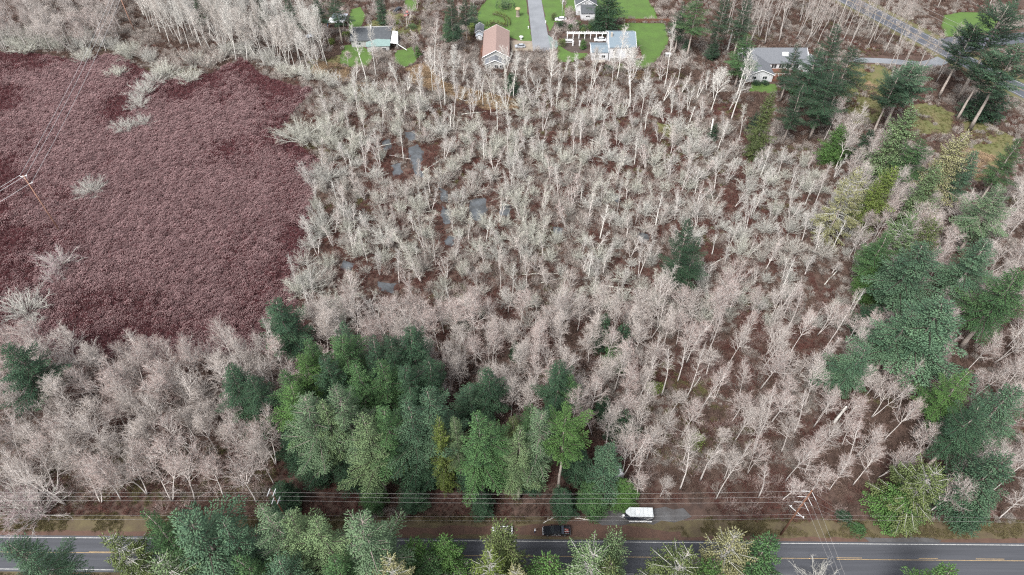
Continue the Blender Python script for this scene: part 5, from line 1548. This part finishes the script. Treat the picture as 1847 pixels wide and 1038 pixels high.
grow('slim_alder', 'alder', 'tall slim alders behind the grey house', TALL, poisson(F_, 5.4, 10, .4), (.75, 1.15), (.8, 1.1), [('beige', T_BEIGE), ('brownish', T_BROWN), ('brownish', T_BROWN)],
     'behind grey house', 12, 'slim bare alder', B_GREY, 'row from house')
F2 = polyG([(1575, 125), (1640, 122), (1700, 130), (1690, 150), (1610, 150)])
grow('slim_alder', 'alder', 'slim alders by the driveway', TALL, poisson(F2, 6.0, 11, .3), (.8, .95), (.8, 1.0), [('beige', T_BEIGE)], 'below driveway', 14, 'slim bare alder', B_GREY, 'row from meadow')
F3 = polyG([(1540, 0), (1690, 10), (1700, 25), (1620, 20), (1560, -20), (1900, -20), (1900, 25), (1810, 30), (1790, 18), (1700, 8)])
grow('slim_alder', 'alder', 'slim alders beyond the upper right road', TALL, poisson(F3, 9.0, 12, .3), (.6, .9), (.8, 1.0), [('beige', T_BEIGE), ('brownish', T_BROWN)], 'beyond far road', 14, 'slim bare alder', B_GREY, 'row from road')
G_ = polyG([(1480, 250), (1560, 300), (1740, 420), (1860, 330), (1900, 420), (1900, 940), (1720, 940), (1545, 900), (1500, 770), (1565, 700), (1570, 600)])
grow('bare_tree', 'bare tree', 'bare trees among the firs on the right', ALDER, poisson(G_, 6.0, 13, .5), (.70, 1.0), (.75, 1.05), [('brownish', T_BROWN), ('beige', T_BEIGE), ('brownish', T_BROWN), ('pinkish', T_PINK)],
     'among right-hand firs', 10, 'twisted bare tree', None, 'row from road')
H_ = polyG([(250, -25), (480, -25), (760, -20), (860, 0), (860, 40), (800, 60), (770, 95), (700, 130), (640, 140), (600, 100), (570, 40), (300, 5)])
grow('bare_tree', 'bare tree', 'bare trees and brush round the low house', ALDER, poisson(H_, 12, 14, .5), (.35, .7), (.5, .9), [('brownish', T_BROWN), ('pinkish', T_PINK), ('beige', T_BEIGE)],
     'round low house', 14, 'small bare tree', None, 'row from swamp')

BANK = polyG([(-20, 86), (120, 92), (205, 94), (262, 118), (300, 132), (380, 122), (440, 96), (480, 128), (600, 160), (600, 150), (480, 112), (430, 84), (380, 108), (300, 118), (240, 92), (190, 80), (-20, 70)])
grow('willow_bush', 'willow bush', 'willow bushes along the far rim of the bog', WILLOW, poisson(BANK, 4.6, 15, .5), (.7, 1.4), (.7, 1.35), [('lichen-grey', T_LICHEN), ('grey-white', T_GREY), ('brownish', T_BROWN)],
     'on far rim of bog', 9.0, 'willow bush', B_LICHEN, 'row from bog')
# single leafless plants
SINGLES = [
    (168, 350, 4.2, 4.6, 'lichen-grey willow bush alone in the bog, right of the pole', 'g'),
    (112, 482, 4.8, 4.8, 'round silvery bush alone in the bog below the pole foot', 'r'),
    (52, 566, 6.2, 6.0, 'large lichen-grey bush in the lower left of the bog', 'g'),
    (62, 588, 3.0, 3.4, 'small white bush below the large one in the bog corner', 'g'),
    (100, 505, 2.6, 3.2, 'small pinkish bush below the round silvery bush', 'r'),
    (214, 138, 3.4, 3.6, 'small pale bush alone near the far edge of the bog', 'l'),
    (262, 172, 4.8, 5.0, 'pale willow at the middle of the willow tongue in the bog', 'g'),
    (252, 195, 4.4, 4.6, 'pale willow just below the middle of the willow tongue', 'g'),
    (228, 236, 3.4, 4.2, 'white willow at the lower left tip of the willow tongue', 'g'),
    (262, 226, 2.8, 3.6, 'small willow at the lower right tip of the willow tongue', 'g'),
    (280, 152, 5.0, 4.6, 'pale willow where the tongue meets the tall trees', 'g'),
    (300, 140, 5.6, 5.0, 'lichened willow at the foot of the tall alders beside tongue', 'l'),
    (345, 148, 4.6, 4.6, 'lichened willow under the tall alders at the bog head', 'l'),
    (545, 255, 6.4, 7.2, 'broad greenish-white willow spilling into the right of the bog', 'l'),
    (590, 250, 6.2, 6.4, 'broad greenish-white willow behind the one spilling into the bog', 'l'),
    (160, 112, 5.2, 4.6, 'lichened willow under the wires at the far edge of the bog', 'l'),
    (50, 95, 5.0, 6.0, 'wide pale green willow at the far left edge of the bog', 'l'),
    (588, 330, 5.4, 5.4, 'grey willow on the right edge of the bog, upper', 'g'),
    (580, 420, 5.4, 5.4, 'grey willow on the right edge of the bog, middle', 'g'),
    (560, 520, 5.4, 5.6, 'grey willow on the right edge of the bog, lower', 'g'),
    (40, 915, 6.0, 6.2, 'mauve bush by the verge at the lower left edge', 'r'),
    (75, 930, 5.0, 5.0, 'mauve-grey bush by the verge, right of the other mauve one', 'r'),
    (1472, 1062, 5.0, 4.2, 'grey bare bush at the bottom edge below the crossing wires', 'g'),
    (815, 1062, 8.0, 5.6, 'white bare bush at the bottom edge below the roadside rounded trees', 'g'),
]
for i, (px, py, h, R, lb, tn) in enumerate(SINGLES):
    x, y = G(px, py)
    bp, cp_ = WILLOW[i % 4]
    tmm = {'g': T_GREY, 'r': T_ROSE, 'l': T_LICHEN}[tn]
    place('willow_bush', [('stems', bp), ('crown', cp_)], (x, y, 0), rgt.uniform(0, 6.28), (R / 3.2, R / 3.2, h / 4.4), lb, 'willow bush', 'single bushes in and round the bog', {'stems': B_LICHEN, 'crown': [B_LICHEN, tmm]})
for i, (px, py, h, lb) in enumerate([(1186, 1060, 14, 'white forked bare tree over the road below the cargo trailer'), (1212, 1050, 13, 'white bare tree reaching over the yellow line, right of the forked one')]):
    x, y = G(px, py)
    place('bare_tree', [('trunk', SWAMP[1 + i][0]), ('crown', SWAMP[1 + i][1])], (x, y, 0), i, (1.7, 1.7, h / 10.5), lb, 'bare tree', None, {'trunk': B_WHITE, 'crown': [B_WHITE, T_GREY]})

# garden shrubs
SHRUBS = [
    (1032, 55, 2.6, 2.4, 'mid', 'dark green shrub left of the mauve bush, across from lane', 0), (1013, 52, 3.0, 2.6, 'dark', 'round dark shrub in front of the parked white car', 0),
    (998, 36, 2.6, 1.8, 'olive', 'upright olive shrub at the lane side of the white car', 2), (1054, 56, 2.6, 2.6, 'mid', 'leafy shrub above the left part of the pergola', 1),
    (1068, 52, 2.8, 2.6, 'bright', 'bright leafy shrub above the middle of the pergola', 1), (1082, 56, 3.0, 3.0, 'mid', 'leafy shrub at the foot of the huge cedar', 1),
    (1050, 66, 3.4, 1.9, 'olive', 'round olive shrub breaking through the pergola', 0), (1014, 84, 3.4, 2.0, 'olive', 'round olive shrub at the left end of the yard', 0),
    (1040, 46, 2.4, 2.2, 'mid', 'green shrub between mauve bush and white gabled house', 1), (600, 80, 2.4, 2.0, 'yellow', 'yellow flowering shrub at the left corner of the low house', 0),
    (627, 68, 2.8, 2.2, 'yellow', 'bright yellow shrub touching the low dark-roofed house', 0), (716, 45, 2.0, 2.0, 'yellow', 'yellow-green shrub in the garden behind the low house', 1),
    (852, 56, 2.8, 2.2, 'yellow', 'yellowish shrub left of the grey shed roof', 2), (851, 66, 2.6, 1.4, 'olive', 'narrow olive shrub against the grey shed wall', 2),
    (1365, 152, 1.6, 2.0, 'dark', 'clipped dark shrub under the left front window of grey house', 1), (1378, 153, 1.6, 2.0, 'dark', 'clipped dark shrub under the right front window of grey house', 1),
    (1222, 78, 2.6, 2.6, 'blue', 'grey-green shrub right of the white bird bath lawn edge', 0), (1432, 170, 3.4, 3.4, 'bright', 'light green shrub at the foot of the narrow fir', 0),
    (690, 34, 2.4, 2.6, 'pale', 'pale shrub in the garden behind the low house', 0), (742, 52, 2.2, 2.4, 'pale', 'pale shrub right of the low house garden path', 1),
    (1118, 128, 2.2, 2.4, 'olive', 'olive shrub below the tall white house, behind bare branches', 0), (1098, 126, 2.0, 2.2, 'dark', 'dark shrub below the white wing, behind bare branches', 0),
    (1545, 960, 1.6, 2.0, 'mid', 'low green shrub on the verge near the guy wires', 1), (1520, 938, 1.8, 2.0, 'dark', 'low dark shrub on the brush slope below the guy wires', 1),
    (1180, 706, 2.0, 2.4, 'yellow', 'mossy yellow shrub in the clearing right of the sapling firs', 0), (1250, 800, 2.2, 2.6, 'yellow', 'mossy yellow shrub in the clearing above the cargo trailer', 0),
]
for i, (px, py, h, R, tone, lb, v) in enumerate(SHRUBS):
    x, y = G(px, py)
    place('garden_shrub', [('foliage', LEAFY[v])], (x, y, 0), rgt.uniform(0, 6.28), (R / 2.2, R / 2.2, h / 2.6), lb, 'shrub', 'leafy shrubs', {'foliage': [TONES[tone], B_DARK]})
x, y = G(1028, 50)
place('willow_bush', [('stems', WILLOW[0][0]), ('crown', WILLOW[0][1])], (x, y, 0), 1.0, (.9, .9, .8), 'mauve leafless bush between green shrubs across from the lane', 'bush', None, {'stems': B_PALE, 'crown': [B_PALE, T_ROSE]})

# clipped hedges on the bright front lawn
def hedge(path, w, h, tone, label, top=None, closed=False, seed=1):
    rg = random.Random(seed)
    S = Sticks()
    P = [Vector(G(*p)) for p in path]
    o0 = P[0]
    for a, b in zip(P[:-1], P[1:]):
        L = (b - a).length; d = (b - a) / L; n = Vector((-d.y, d.x))
        S.line([np.array([*(a - o0), h * .3]), np.array([*(b - o0), h * .3])], .12, .12, 1)
        for k in range(int(L * 60)):
            t = rg.random(); u = rg.choice((-1, 1, rg.uniform(-1, 1))) * w / 2; z = rg.uniform(.08, 1) * h
            if abs(u) < w / 2 * .98: z = h * rg.uniform(.9, 1.05)
            p = a.lerp(b, t) + n * u - o0
            S.tf(np.array([p.x, p.y, z]), np.array([rg.uniform(-.2, .2) + n.x * u * .3, rg.uniform(-.2, .2) + n.y * u * .3, rg.uniform(.0, .3)]), .1, 2 if z > h * .88 else 0)
    me = S.mesh('foliage', [TONES.get(tone) or tone, B_DARK, TONES.get(top) or top or TONES.get(tone) or tone], seed)
    e = tag(empty('hedge', (o0.x, o0.y, 0)), label, 'hedge')
    link(bpy.data.objects.new('foliage', me), e)
T_RUST = mat('rusty_hedge_leaves', (0.115, 0.06, 0.035), attr=True, col2=(0.06, 0.034, 0.022))
hedge([(890, 26), (904, 30), (912, 33), (916, 40), (915, 48), (908, 49), (900, 46), (894, 43), (884, 44), (880, 50)], 1.8, 1.3, T_RUST, 'rust-brown curling hedge with yellow tops on the front lawn', 'yellow', seed=3)
hedge([(899, 14), (904, 10), (915, 10), (923, 12), (920, 17), (912, 19), (903, 17), (899, 14)], 2.8, 2.2, 'dark', 'flat-topped dark green clipped hedge block on the front lawn', 'pale', seed=4)
hedge([(905, 13.5), (918, 14)], 4.6, 2.15, 'dark', 'pale green clipped middle of the hedge block on the lawn', 'pale', seed=5)

# fallen logs
rgl = random.Random(9)
def log(px, py, L, rz, label, m, r=.16):
    x, y = G(px, py)
    o = MB().tube([(-L / 2, 0, r * 1.1), (-L / 6, .1, r * 1.3), (L / 6, -.05, r * 1.2), (L / 2, .08, r)], [r, r * .9, r * .75, r * .45], 7)
    t = tag(empty('fallen_log', (x, y, 0.05), rz), label, 'log', 'fallen logs')
    o.build('trunk', m, t)
    for k in range(3):
        xx = rgl.uniform(-.3, .45) * L
        MB().tube([(xx, 0, r), (xx + .4, rgl.uniform(-.5, .5), r + .9)], [.05, .02], 4).build('branch_stub', m, t)
log(992, 938, 3.4, .5, 'pale fallen log on the verge left of the pickup', B_WHITE, .1)
log(1050, 937, 3.2, -.1, 'pale fallen pole at the brush edge above the pickup', B_WHITE, .08)
LG = [(700, 262, 9, .4, 'near the upper left ponds'), (722, 285, 8, -.3, 'beside the largest pond'), (780, 300, 10, .9, 'right of the largest pond'), (830, 180, 9, -.5, 'in the tan bracken'), (855, 205, 10, .2, 'below the tan bracken'),
      (905, 205, 8, 0, 'dark under trunks below the pink-roofed house'), (985, 495, 14, .05, 'long one by the red clearing'), (1005, 505, 10, .3, 'right of the long one by the red clearing'), (890, 455, 9, -.5, 'middle of the swamp'), (760, 350, 8, 1.0, 'left of the small ponds'),
      (1110, 520, 9, -.2, 'left of the lone fir'), (1300, 470, 9, .6, 'right of the lone fir'), (1200, 330, 9, .3, 'above the lone fir'), (1080, 260, 10, -.7, 'upper middle of the swamp'), (640, 400, 8, .5, 'near the bog edge'),
      (1250, 700, 9, .9, 'in the clearing of the alder wood'), (1210, 770, 8, -.6, 'low in the clearing of the alder wood'), (1500, 500, 9, .8, 'by the brown thicket at right')]
for px, py, L, rz, w in LG:
    log(px, py, L, rz, 'weathered fallen trunk ' + w, B_PALE if (px + py) % 2 else B_LICHEN, .17)
# broken stubs at the right
for i, (px, py, h, lb) in enumerate([(1505, 762, 7, 'broken pale stump snapped off left of the lower right firs'), (1312, 92, 9, 'broken white snag left of the grey-roofed house'), (1280, 250, 8, 'leaning broken snag at the swamp edge below olive cedar')]):
    x, y = G(px, py)
    t = tag(empty('broken_stump', (x, y, 0), i), lb, 'stump')
    MB().tube([(0, 0, 0), (.2, 0, h * .5), (.5, .1, h * .97), (.6, .1, h)], [.36, .3, .24, .08], 8).build('trunk', B_WHITE, t)
    MB().tube([(.3, 0, h * .6), (1.2, .3, h * .75)], [.08, .03], 4).build('branch_stub', B_WHITE, t)

# ------------------------------------------------------------------ ground cover nobody could count
def clump_stems(seed, n, H, R, r, heads=0, hs=.14, lean=.9):
    rg = random.Random(seed)
    S = Sticks()
    for i in range(n):
        a = rg.uniform(0, 6.28); q = math.sqrt(rg.random()) * R
        p = np.array([math.cos(a) * q * .6, math.sin(a) * q * .6, 0])
        tip = np.array([math.cos(a) * q * (1 + lean * .2) + rg.uniform(-.12, .12), math.sin(a) * q * (1 + lean * .2) + rg.uniform(-.12, .12), H * (1 - .45 * (q / R) ** 2) * rg.uniform(.75, 1.1)])
        S.add(p, tip, r, r * .5, 0)
        for k in range(2):
            t = rg.uniform(.45, .85); s = p + (tip - p) * t
            S.add(s, s + np.array([rg.uniform(-.3, .3), rg.uniform(-.3, .3), rg.uniform(.1, .35)]) * H * .8, r * .6, r * .3, 0)
        if i < heads:
            S.tf(tip - np.array([0, 0, .05]), np.array([rg.uniform(-.12, .12), rg.uniform(-.12, .12), hs * 1.7]), hs * .55, 1)
    return S
def clump_obj(name, S, mats, seed):
    return bpy.data.objects.new(name, S.mesh(name, mats, seed))

def scatter(name, label, cat, X, Y, Z, rot, scl, idx, sources):
    """one object: ground cover set out with geometry nodes over the given points"""
    col = bpy.data.collections.new(name + '_kinds')
    for i, s in enumerate(sources):
        s.name = 'kind_%02d_%s' % (i, name); col.objects.link(s)
    me = bpy.data.meshes.new(name)
    n = len(X)
    me.vertices.add(n); me.vertices.foreach_set('co', np.stack([X, Y, Z], -1).astype(np.float32).ravel())
    for nm, ty, arr in (('rz', 'FLOAT', rot), ('sc', 'FLOAT', scl), ('ix', 'INT', idx)):
        a = me.attributes.new(nm, ty, 'POINT'); a.data.foreach_set('value', np.asarray(arr, np.int32 if ty == 'INT' else np.float32))
    o = link(bpy.data.objects.new(name, me))
    ng = bpy.data.node_groups.new(name, 'GeometryNodeTree')
    ng.interface.new_socket('Geometry', in_out='INPUT', socket_type='NodeSocketGeometry')
    ng.interface.new_socket('Geometry', in_out='OUTPUT', socket_type='NodeSocketGeometry')
    N, L = ng.nodes, ng.links
    gi, go = N.new('NodeGroupInput'), N.new('NodeGroupOutput')
    ci = N.new('GeometryNodeCollectionInfo'); ci.inputs['Collection'].default_value = col
    ci.inputs['Separate Children'].default_value = True; ci.inputs['Reset Children'].default_value = True
    ip = N.new('GeometryNodeInstanceOnPoints'); ip.inputs['Pick Instance'].default_value = True
    def att(nm, ty):
        a = N.new('GeometryNodeInputNamedAttribute'); a.data_type = ty; a.inputs['Name'].default_value = nm
        return a.outputs['Attribute']
    cb_ = N.new('ShaderNodeCombineXYZ')
    L.new(att('rz', 'FLOAT'), cb_.inputs['Z'])
    L.new(gi.outputs[0], ip.inputs['Points']); L.new(ci.outputs[0], ip.inputs['Instance'])
    L.new(att('ix', 'INT'), ip.inputs['Instance Index']); L.new(cb_.outputs[0], ip.inputs['Rotation']); L.new(att('sc', 'FLOAT'), ip.inputs['Scale'])
    L.new(ip.outputs[0], go.inputs[0])
    md = o.modifiers.new('scatter', 'NODES'); md.node_group = ng
    tag(o, label, cat, None, 'stuff')
    return o

rgn = np.random.default_rng(21)
S_RED = mat('dark_red_stems', (0.160, 0.056, 0.060), attr=True, col2=(0.095, 0.034, 0.038), objvar=.25)
S_HEAD = mat('pinkish_seed_heads', (0.29, 0.198, 0.197), attr=True, col2=(0.20, 0.122, 0.124), objvar=.16)
bog_src = [clump_obj('a', clump_stems(201, 48, 1.35, .85, .024, 46, .20), [S_RED, S_HEAD], 1), clump_obj('b', clump_stems(202, 48, 1.5, .80, .024, 34, .20), [S_RED, S_HEAD], 2),
           clump_obj('c', clump_stems(203, 44, 1.2, .85, .024, 14, .18), [S_RED, S_HEAD], 3), clump_obj('d', clump_stems(204, 44, 1.0, .85, .024, 4, .16), [S_RED, S_HEAD], 4)]
bp = np.array(BOG); lo, hi = bp.min(0), bp.max(0)
step = .98
gx, gy = np.meshgrid(np.arange(lo[0], hi[0], step), np.arange(lo[1], hi[1], step))
X = (gx + rgn.uniform(-.42, .42, gx.shape)).ravel(); Y = (gy + rgn.uniform(-.42, .42, gy.shape)).ravel()
ok = inpoly(X, Y, BOG); X, Y = X[ok], Y[ok]
# how far inside the bog: dark red, headless growth follows its rim and some old channels
def rim(X, Y, poly):
    d = np.full(X.shape, 1e9)
    for i in range(len(poly)):
        a, b = np.array(poly[i]), np.array(poly[(i + 1) % len(poly)])
        ab = b - a; t = np.clip(((X - a[0]) * ab[0] + (Y - a[1]) * ab[1]) / (ab @ ab), 0, 1)
        d = np.minimum(d, np.hypot(X - a[0] - ab[0] * t, Y - a[1] - ab[1] * t))
    return d
rd = rim(X, Y, BOG)
ch = np.abs(vnoise(X, Y, 26, 4) - .5) * 6 + vnoise(X, Y, 5, 5) * .5
def chan(pl):
    pl = [G(*p) for p in pl]; d = np.full(X.shape, 1e9)
    for a, b in zip(pl[:-1], pl[1:]):
        a, b = np.array(a), np.array(b); ab = b - a; t = np.clip(((X - a[0]) * ab[0] + (Y - a[1]) * ab[1]) / (ab @ ab), 0, 1)
        d = np.minimum(d, np.hypot(X - a[0] - ab[0] * t, Y - a[1] - ab[1] * t))
    return d
cd = np.minimum(chan([(255, 130), (215, 170), (205, 215), (215, 260), (190, 300), (130, 330), (140, 380), (150, 430)]), chan([(520, 180), (470, 200), (400, 190), (330, 175)]))
full = np.clip(rd / 30, 0, 1) * .70 + np.clip(cd / 9, 0, 1) * .35 + (vnoise(X, Y, 9, 6) - .5) * .6 + (vnoise(X, Y, 24, 16) - .5) * .55 + rgn.uniform(-.25, .25, X.shape)
ix = np.where(full > .72, 0, np.where(full > .56, 1, np.where(full > .40, 2, 3)))
sc = (.65 + .6 * rgn.random(X.shape)) * np.where(full > .5, 1.05, .85)
scatter('bog_shrubs', 'reddish-purple low bog shrubs covering the wet flat at the left', 'shrubs', X, Y, np.zeros_like(X), rgn.uniform(0, 6.28, X.shape), sc, ix, bog_src)

# brush and brambles under the trees
U_RED = mat('red_brown_brush', (0.155, 0.070, 0.056), attr=True, col2=(0.088, 0.040, 0.034), objvar=.25)
U_BROWN = mat('brown_brush', (0.18, 0.125, 0.10), attr=True, col2=(0.105, 0.07, 0.056), objvar=.25)
U_GREY = mat('grey_brush', (0.40, 0.36, 0.325), attr=True, col2=(0.26, 0.23, 0.205), objvar=.25)
U_OLIVE = mat('olive_moss_brush', (0.15, 0.145, 0.055), attr=True, col2=(0.09, 0.085, 0.04), objvar=.25)
U_TAN = mat('tan_bracken', (0.40, 0.295, 0.19), attr=True, col2=(0.25, 0.175, 0.11), objvar=.2)
und = [clump_obj('a', clump_stems(211, 42, .9, .9, .022), [U_RED], 1), clump_obj('b', clump_stems(212, 40, 1.1, .85, .022), [U_BROWN], 2), clump_obj('c', clump_stems(213, 40, 1.3, .8, .024), [U_GREY], 3),
       clump_obj('d', clump_stems(214, 44, .7, .95, .026), [U_OLIVE], 4)]
step = 1.15
gx, gy = np.meshgrid(np.arange(-225, 235, step), np.arange(50, 330, step))
X = (gx + rgn.uniform(-.5, .5, gx.shape)).ravel(); Y = (gy + rgn.uniform(-.5, .5, gy.shape)).ravel()
ok = np.abs(X) < .80 * (Y * math.cos(PITCH) + CAM_H * math.sin(PITCH)) + 4
X, Y = X[ok], Y[ok]
mead = np.zeros(X.shape, bool)
for q in MEADOW_POLYS: mead |= inpoly(X, Y, q)
ok = ~inpoly(X, Y, BOG) & ~blocked(X, Y) & (~mead | (vnoise(X, Y, 5, 51) > .62))
X, Y = X[ok], Y[ok]
swamp = inpoly(X, Y, CE)
belt = inpoly(X, Y, A_) & (Y < 82)
clear = inpoly(X, Y, polyG([(1130, 690), (1300, 690), (1330, 780), (1250, 860), (1150, 800)]))
n1, n2 = vnoise(X, Y, 8, 11), vnoise(X, Y, 14, 12)
rr_ = rgn.random(X.shape)
ix = np.where(n1 < .42, 0, np.where(n1 < .68, 1, 2))
ix = np.where(swamp & (n1 > .52), np.where(rr_ < .45, 2, 1), ix); ix = np.where(swamp & (n1 <= .52), 0, ix)
ix = np.where(belt & (rr_ < .55), 3, ix); ix = np.where(clear & (rr_ < .35), 3, ix)
ix = np.where((n2 > .72) & (rr_ < .25), 3, ix)
upland = (Y > 228) | (X > 88)
ix = np.where(upland & (ix == 0) & (rr_ < .75), np.where(rr_ < .45, 1, 2), ix)
thin = (rgn.random(X.shape) < np.where(swamp, .9, .95)) & ~inpoly(X, Y, polyG([(730, 125), (770, 115), (800, 150), (860, 165), (930, 180), (935, 200), (880, 200), (800, 175), (740, 150)]))
X, Y, ix = X[thin], Y[thin], ix[thin]
scatter('undergrowth', 'tangled red-brown and grey brush covering the ground under the trees', 'undergrowth', X, Y, np.zeros_like(X), rgn.uniform(0, 6.28, X.shape), .55 + .75 * rgn.random(X.shape) ** 1.5, ix, und)

# taller leafless thicket filling the gaps
thk = [clump_obj('a', clump_stems(241, 46, 2.6, 1.5, .020, lean=2), [U_GREY], 1), clump_obj('b', clump_stems(242, 46, 2.2, 1.6, .020, lean=2), [U_BROWN], 2), clump_obj('c', clump_stems(243, 44, 3.0, 1.5, .022, lean=2), [T_BEIGE], 3), clump_obj('d', clump_stems(244, 44, 2.4, 1.6, .020, lean=2), [T_PINK], 4), clump_obj('e', clump_stems(245, 46, 2.0, 1.6, .022, lean=2), [U_RED], 5)]
step = 2.3
gx, gy = np.meshgrid(np.arange(-225, 235, step), np.arange(62, 330, step))
X = (gx + rgn.uniform(-1.1, 1.1, gx.shape)).ravel(); Y = (gy + rgn.uniform(-1.1, 1.1, gy.shape)).ravel()
ok = (np.abs(X) < .80 * (Y * math.cos(PITCH) + CAM_H * math.sin(PITCH)) + 4) & ~inpoly(X, Y, BOG) & ~blocked(X, Y, True) & (Y > RY(0) + 6.5)
BRACK = polyG([(730, 125), (770, 115), (800, 150), (860, 165), (930, 180), (935, 200), (880, 200), (800, 175), (740, 150)])
ok &= ~inpoly(X, Y, STAND) & ~inpoly(X, Y, BRACK) & ((X < 75) | (rgn.random(X.shape) < .6)) & (vnoise(X, Y, 7, 61) > np.where((Y < 128) & (X > -20), .46, .42)) & off_ponds(X, Y)
X, Y = X[ok], Y[ok]
n1 = vnoise(X, Y, 12, 62); rr_ = rgn.random(X.shape)
low = Y < 128
rr_ = np.where((X > 75) & (rr_ > .4), .6, rr_)
ix = np.where(low, np.where(rr_ < .35, 3, np.where(rr_ < .75, 1, 0)), np.where(rr_ < .4, 0, np.where(rr_ < .65, 1, 2)))
ix = np.where((vnoise(X, Y, 9, 63) > .55) & (Y < 228) & (X < 88) & (rgn.random(X.shape) < .6), 4, ix)
scatter('thicket', 'waist-high to head-high grey and brown leafless thicket between the trees', 'thicket', X, Y, np.zeros_like(X), rgn.uniform(0, 6.28, X.shape), .55 + .6 * rgn.random(X.shape), ix, thk)

# tan bracken below the gardens
def cover(polys, step, seed):
    rg = np.random.default_rng(seed); XX, YY = [], []
    for p in polys:
        q = np.array(polyG(p)); lo, hi = q.min(0), q.max(0)
        gx, gy = np.meshgrid(np.arange(lo[0], hi[0], step), np.arange(lo[1], hi[1], step))
        x = (gx + rg.uniform(-.5, .5, gx.shape) * step).ravel(); y = (gy + rg.uniform(-.5, .5, gy.shape) * step).ravel()
        k = inpoly(x, y, polyG(p)) & (vnoise(x, y, 4, seed) > .22)
        XX.append(x[k]); YY.append(y[k])
    return np.concatenate(XX), np.concatenate(YY)
X, Y = cover([(lambda: [(570, 112), (620, 118), (650, 140), (600, 160), (560, 135)])(), [(730, 125), (770, 115), (800, 150), (860, 165), (930, 180), (935, 200), (880, 200), (800, 175), (740, 150)],
              [(640, 150), (690, 155), (680, 185), (630, 180)], [(1560, 150), (1575, 148), (1585, 160), (1565, 166)], [(1145, 130), (1165, 132), (1165, 145), (1150, 146)], [(1735, 265), (1800, 285), (1800, 325), (1740, 320)],
              [(560, 20), (590, 25), (580, 50), (562, 45)], [(835, 60), (850, 70), (845, 95), (830, 90)]], .75, 31)
scatter('dry_bracken', 'tan dead bracken in patches along the slope below the gardens', 'bracken', X, Y, np.zeros_like(X), rgn.uniform(0, 6.28, X.shape), .6 + .6 * rgn.random(X.shape), np.zeros(X.shape, int),
        [clump_obj('a', clump_stems(221, 40, .8, .8, .035), [U_TAN], 1)])
# rough grass on verges and meadows
V_G = mat('verge_blades', (0.14, 0.125, 0.055), attr=True, col2=(0.09, 0.07, 0.04), objvar=.25)
V_M = mat('meadow_blades', (0.11, 0.14, 0.045), attr=True, col2=(0.15, 0.12, 0.06), objvar=.25)
rg2 = np.random.default_rng(41)
X = rg2.uniform(-125, 135, 9000); Y = np.array([RY(x) for x in X]) + np.where(rg2.random(9000) < .75, rg2.uniform(1.4, 5.6, 9000), rg2.uniform(-10.2, -7.6, 9000))
k = (vnoise(X, Y, 3, 8) > .35) & ~inpoly(X, Y, polyG([(640, 940), (960, 944), (1230, 956), (1230, 972), (640, 968)])) & ~inpoly(X, Y, KEEP_OFF[-5 if False else 0])
k &= ~inpoly(X, Y, polyG([(1050, 910), (1270, 910), (1270, 950), (1080, 958)]))
X, Y = X[k], Y[k]
scatter('verge_grass', 'patchy olive and brown grass on the road verges', 'grass', X, Y, np.full_like(X, .02), rg2.uniform(0, 6.28, X.shape), .5 + .5 * rg2.random(X.shape), np.zeros(X.shape, int), [clump_obj('a', clump_stems(231, 30, .28, .5, .02), [V_G], 1)])
XX, YY = [], []
for p in MEADOW_POLYS:
    q = np.array(p); lo, hi = q.min(0), q.max(0); n = int((hi[0] - lo[0]) * (hi[1] - lo[1]) * 1.1)
    x, y = rg2.uniform(lo[0], hi[0], n), rg2.uniform(lo[1], hi[1], n); k = inpoly(x, y, p) & (vnoise(x, y, 5, 14) > .3) & ~blocked(x, y)
    XX.append(x[k]); YY.append(y[k])
X, Y = np.concatenate(XX), np.concatenate(YY)
scatter('meadow_grass', 'rough green and straw grass in the clearings near the grey house', 'grass', X, Y, np.full_like(X, .01), rg2.uniform(0, 6.28, X.shape), .5 + .6 * rg2.random(X.shape), np.zeros(X.shape, int), [clump_obj('a', clump_stems(232, 30, .3, .55, .022), [V_M], 1)])
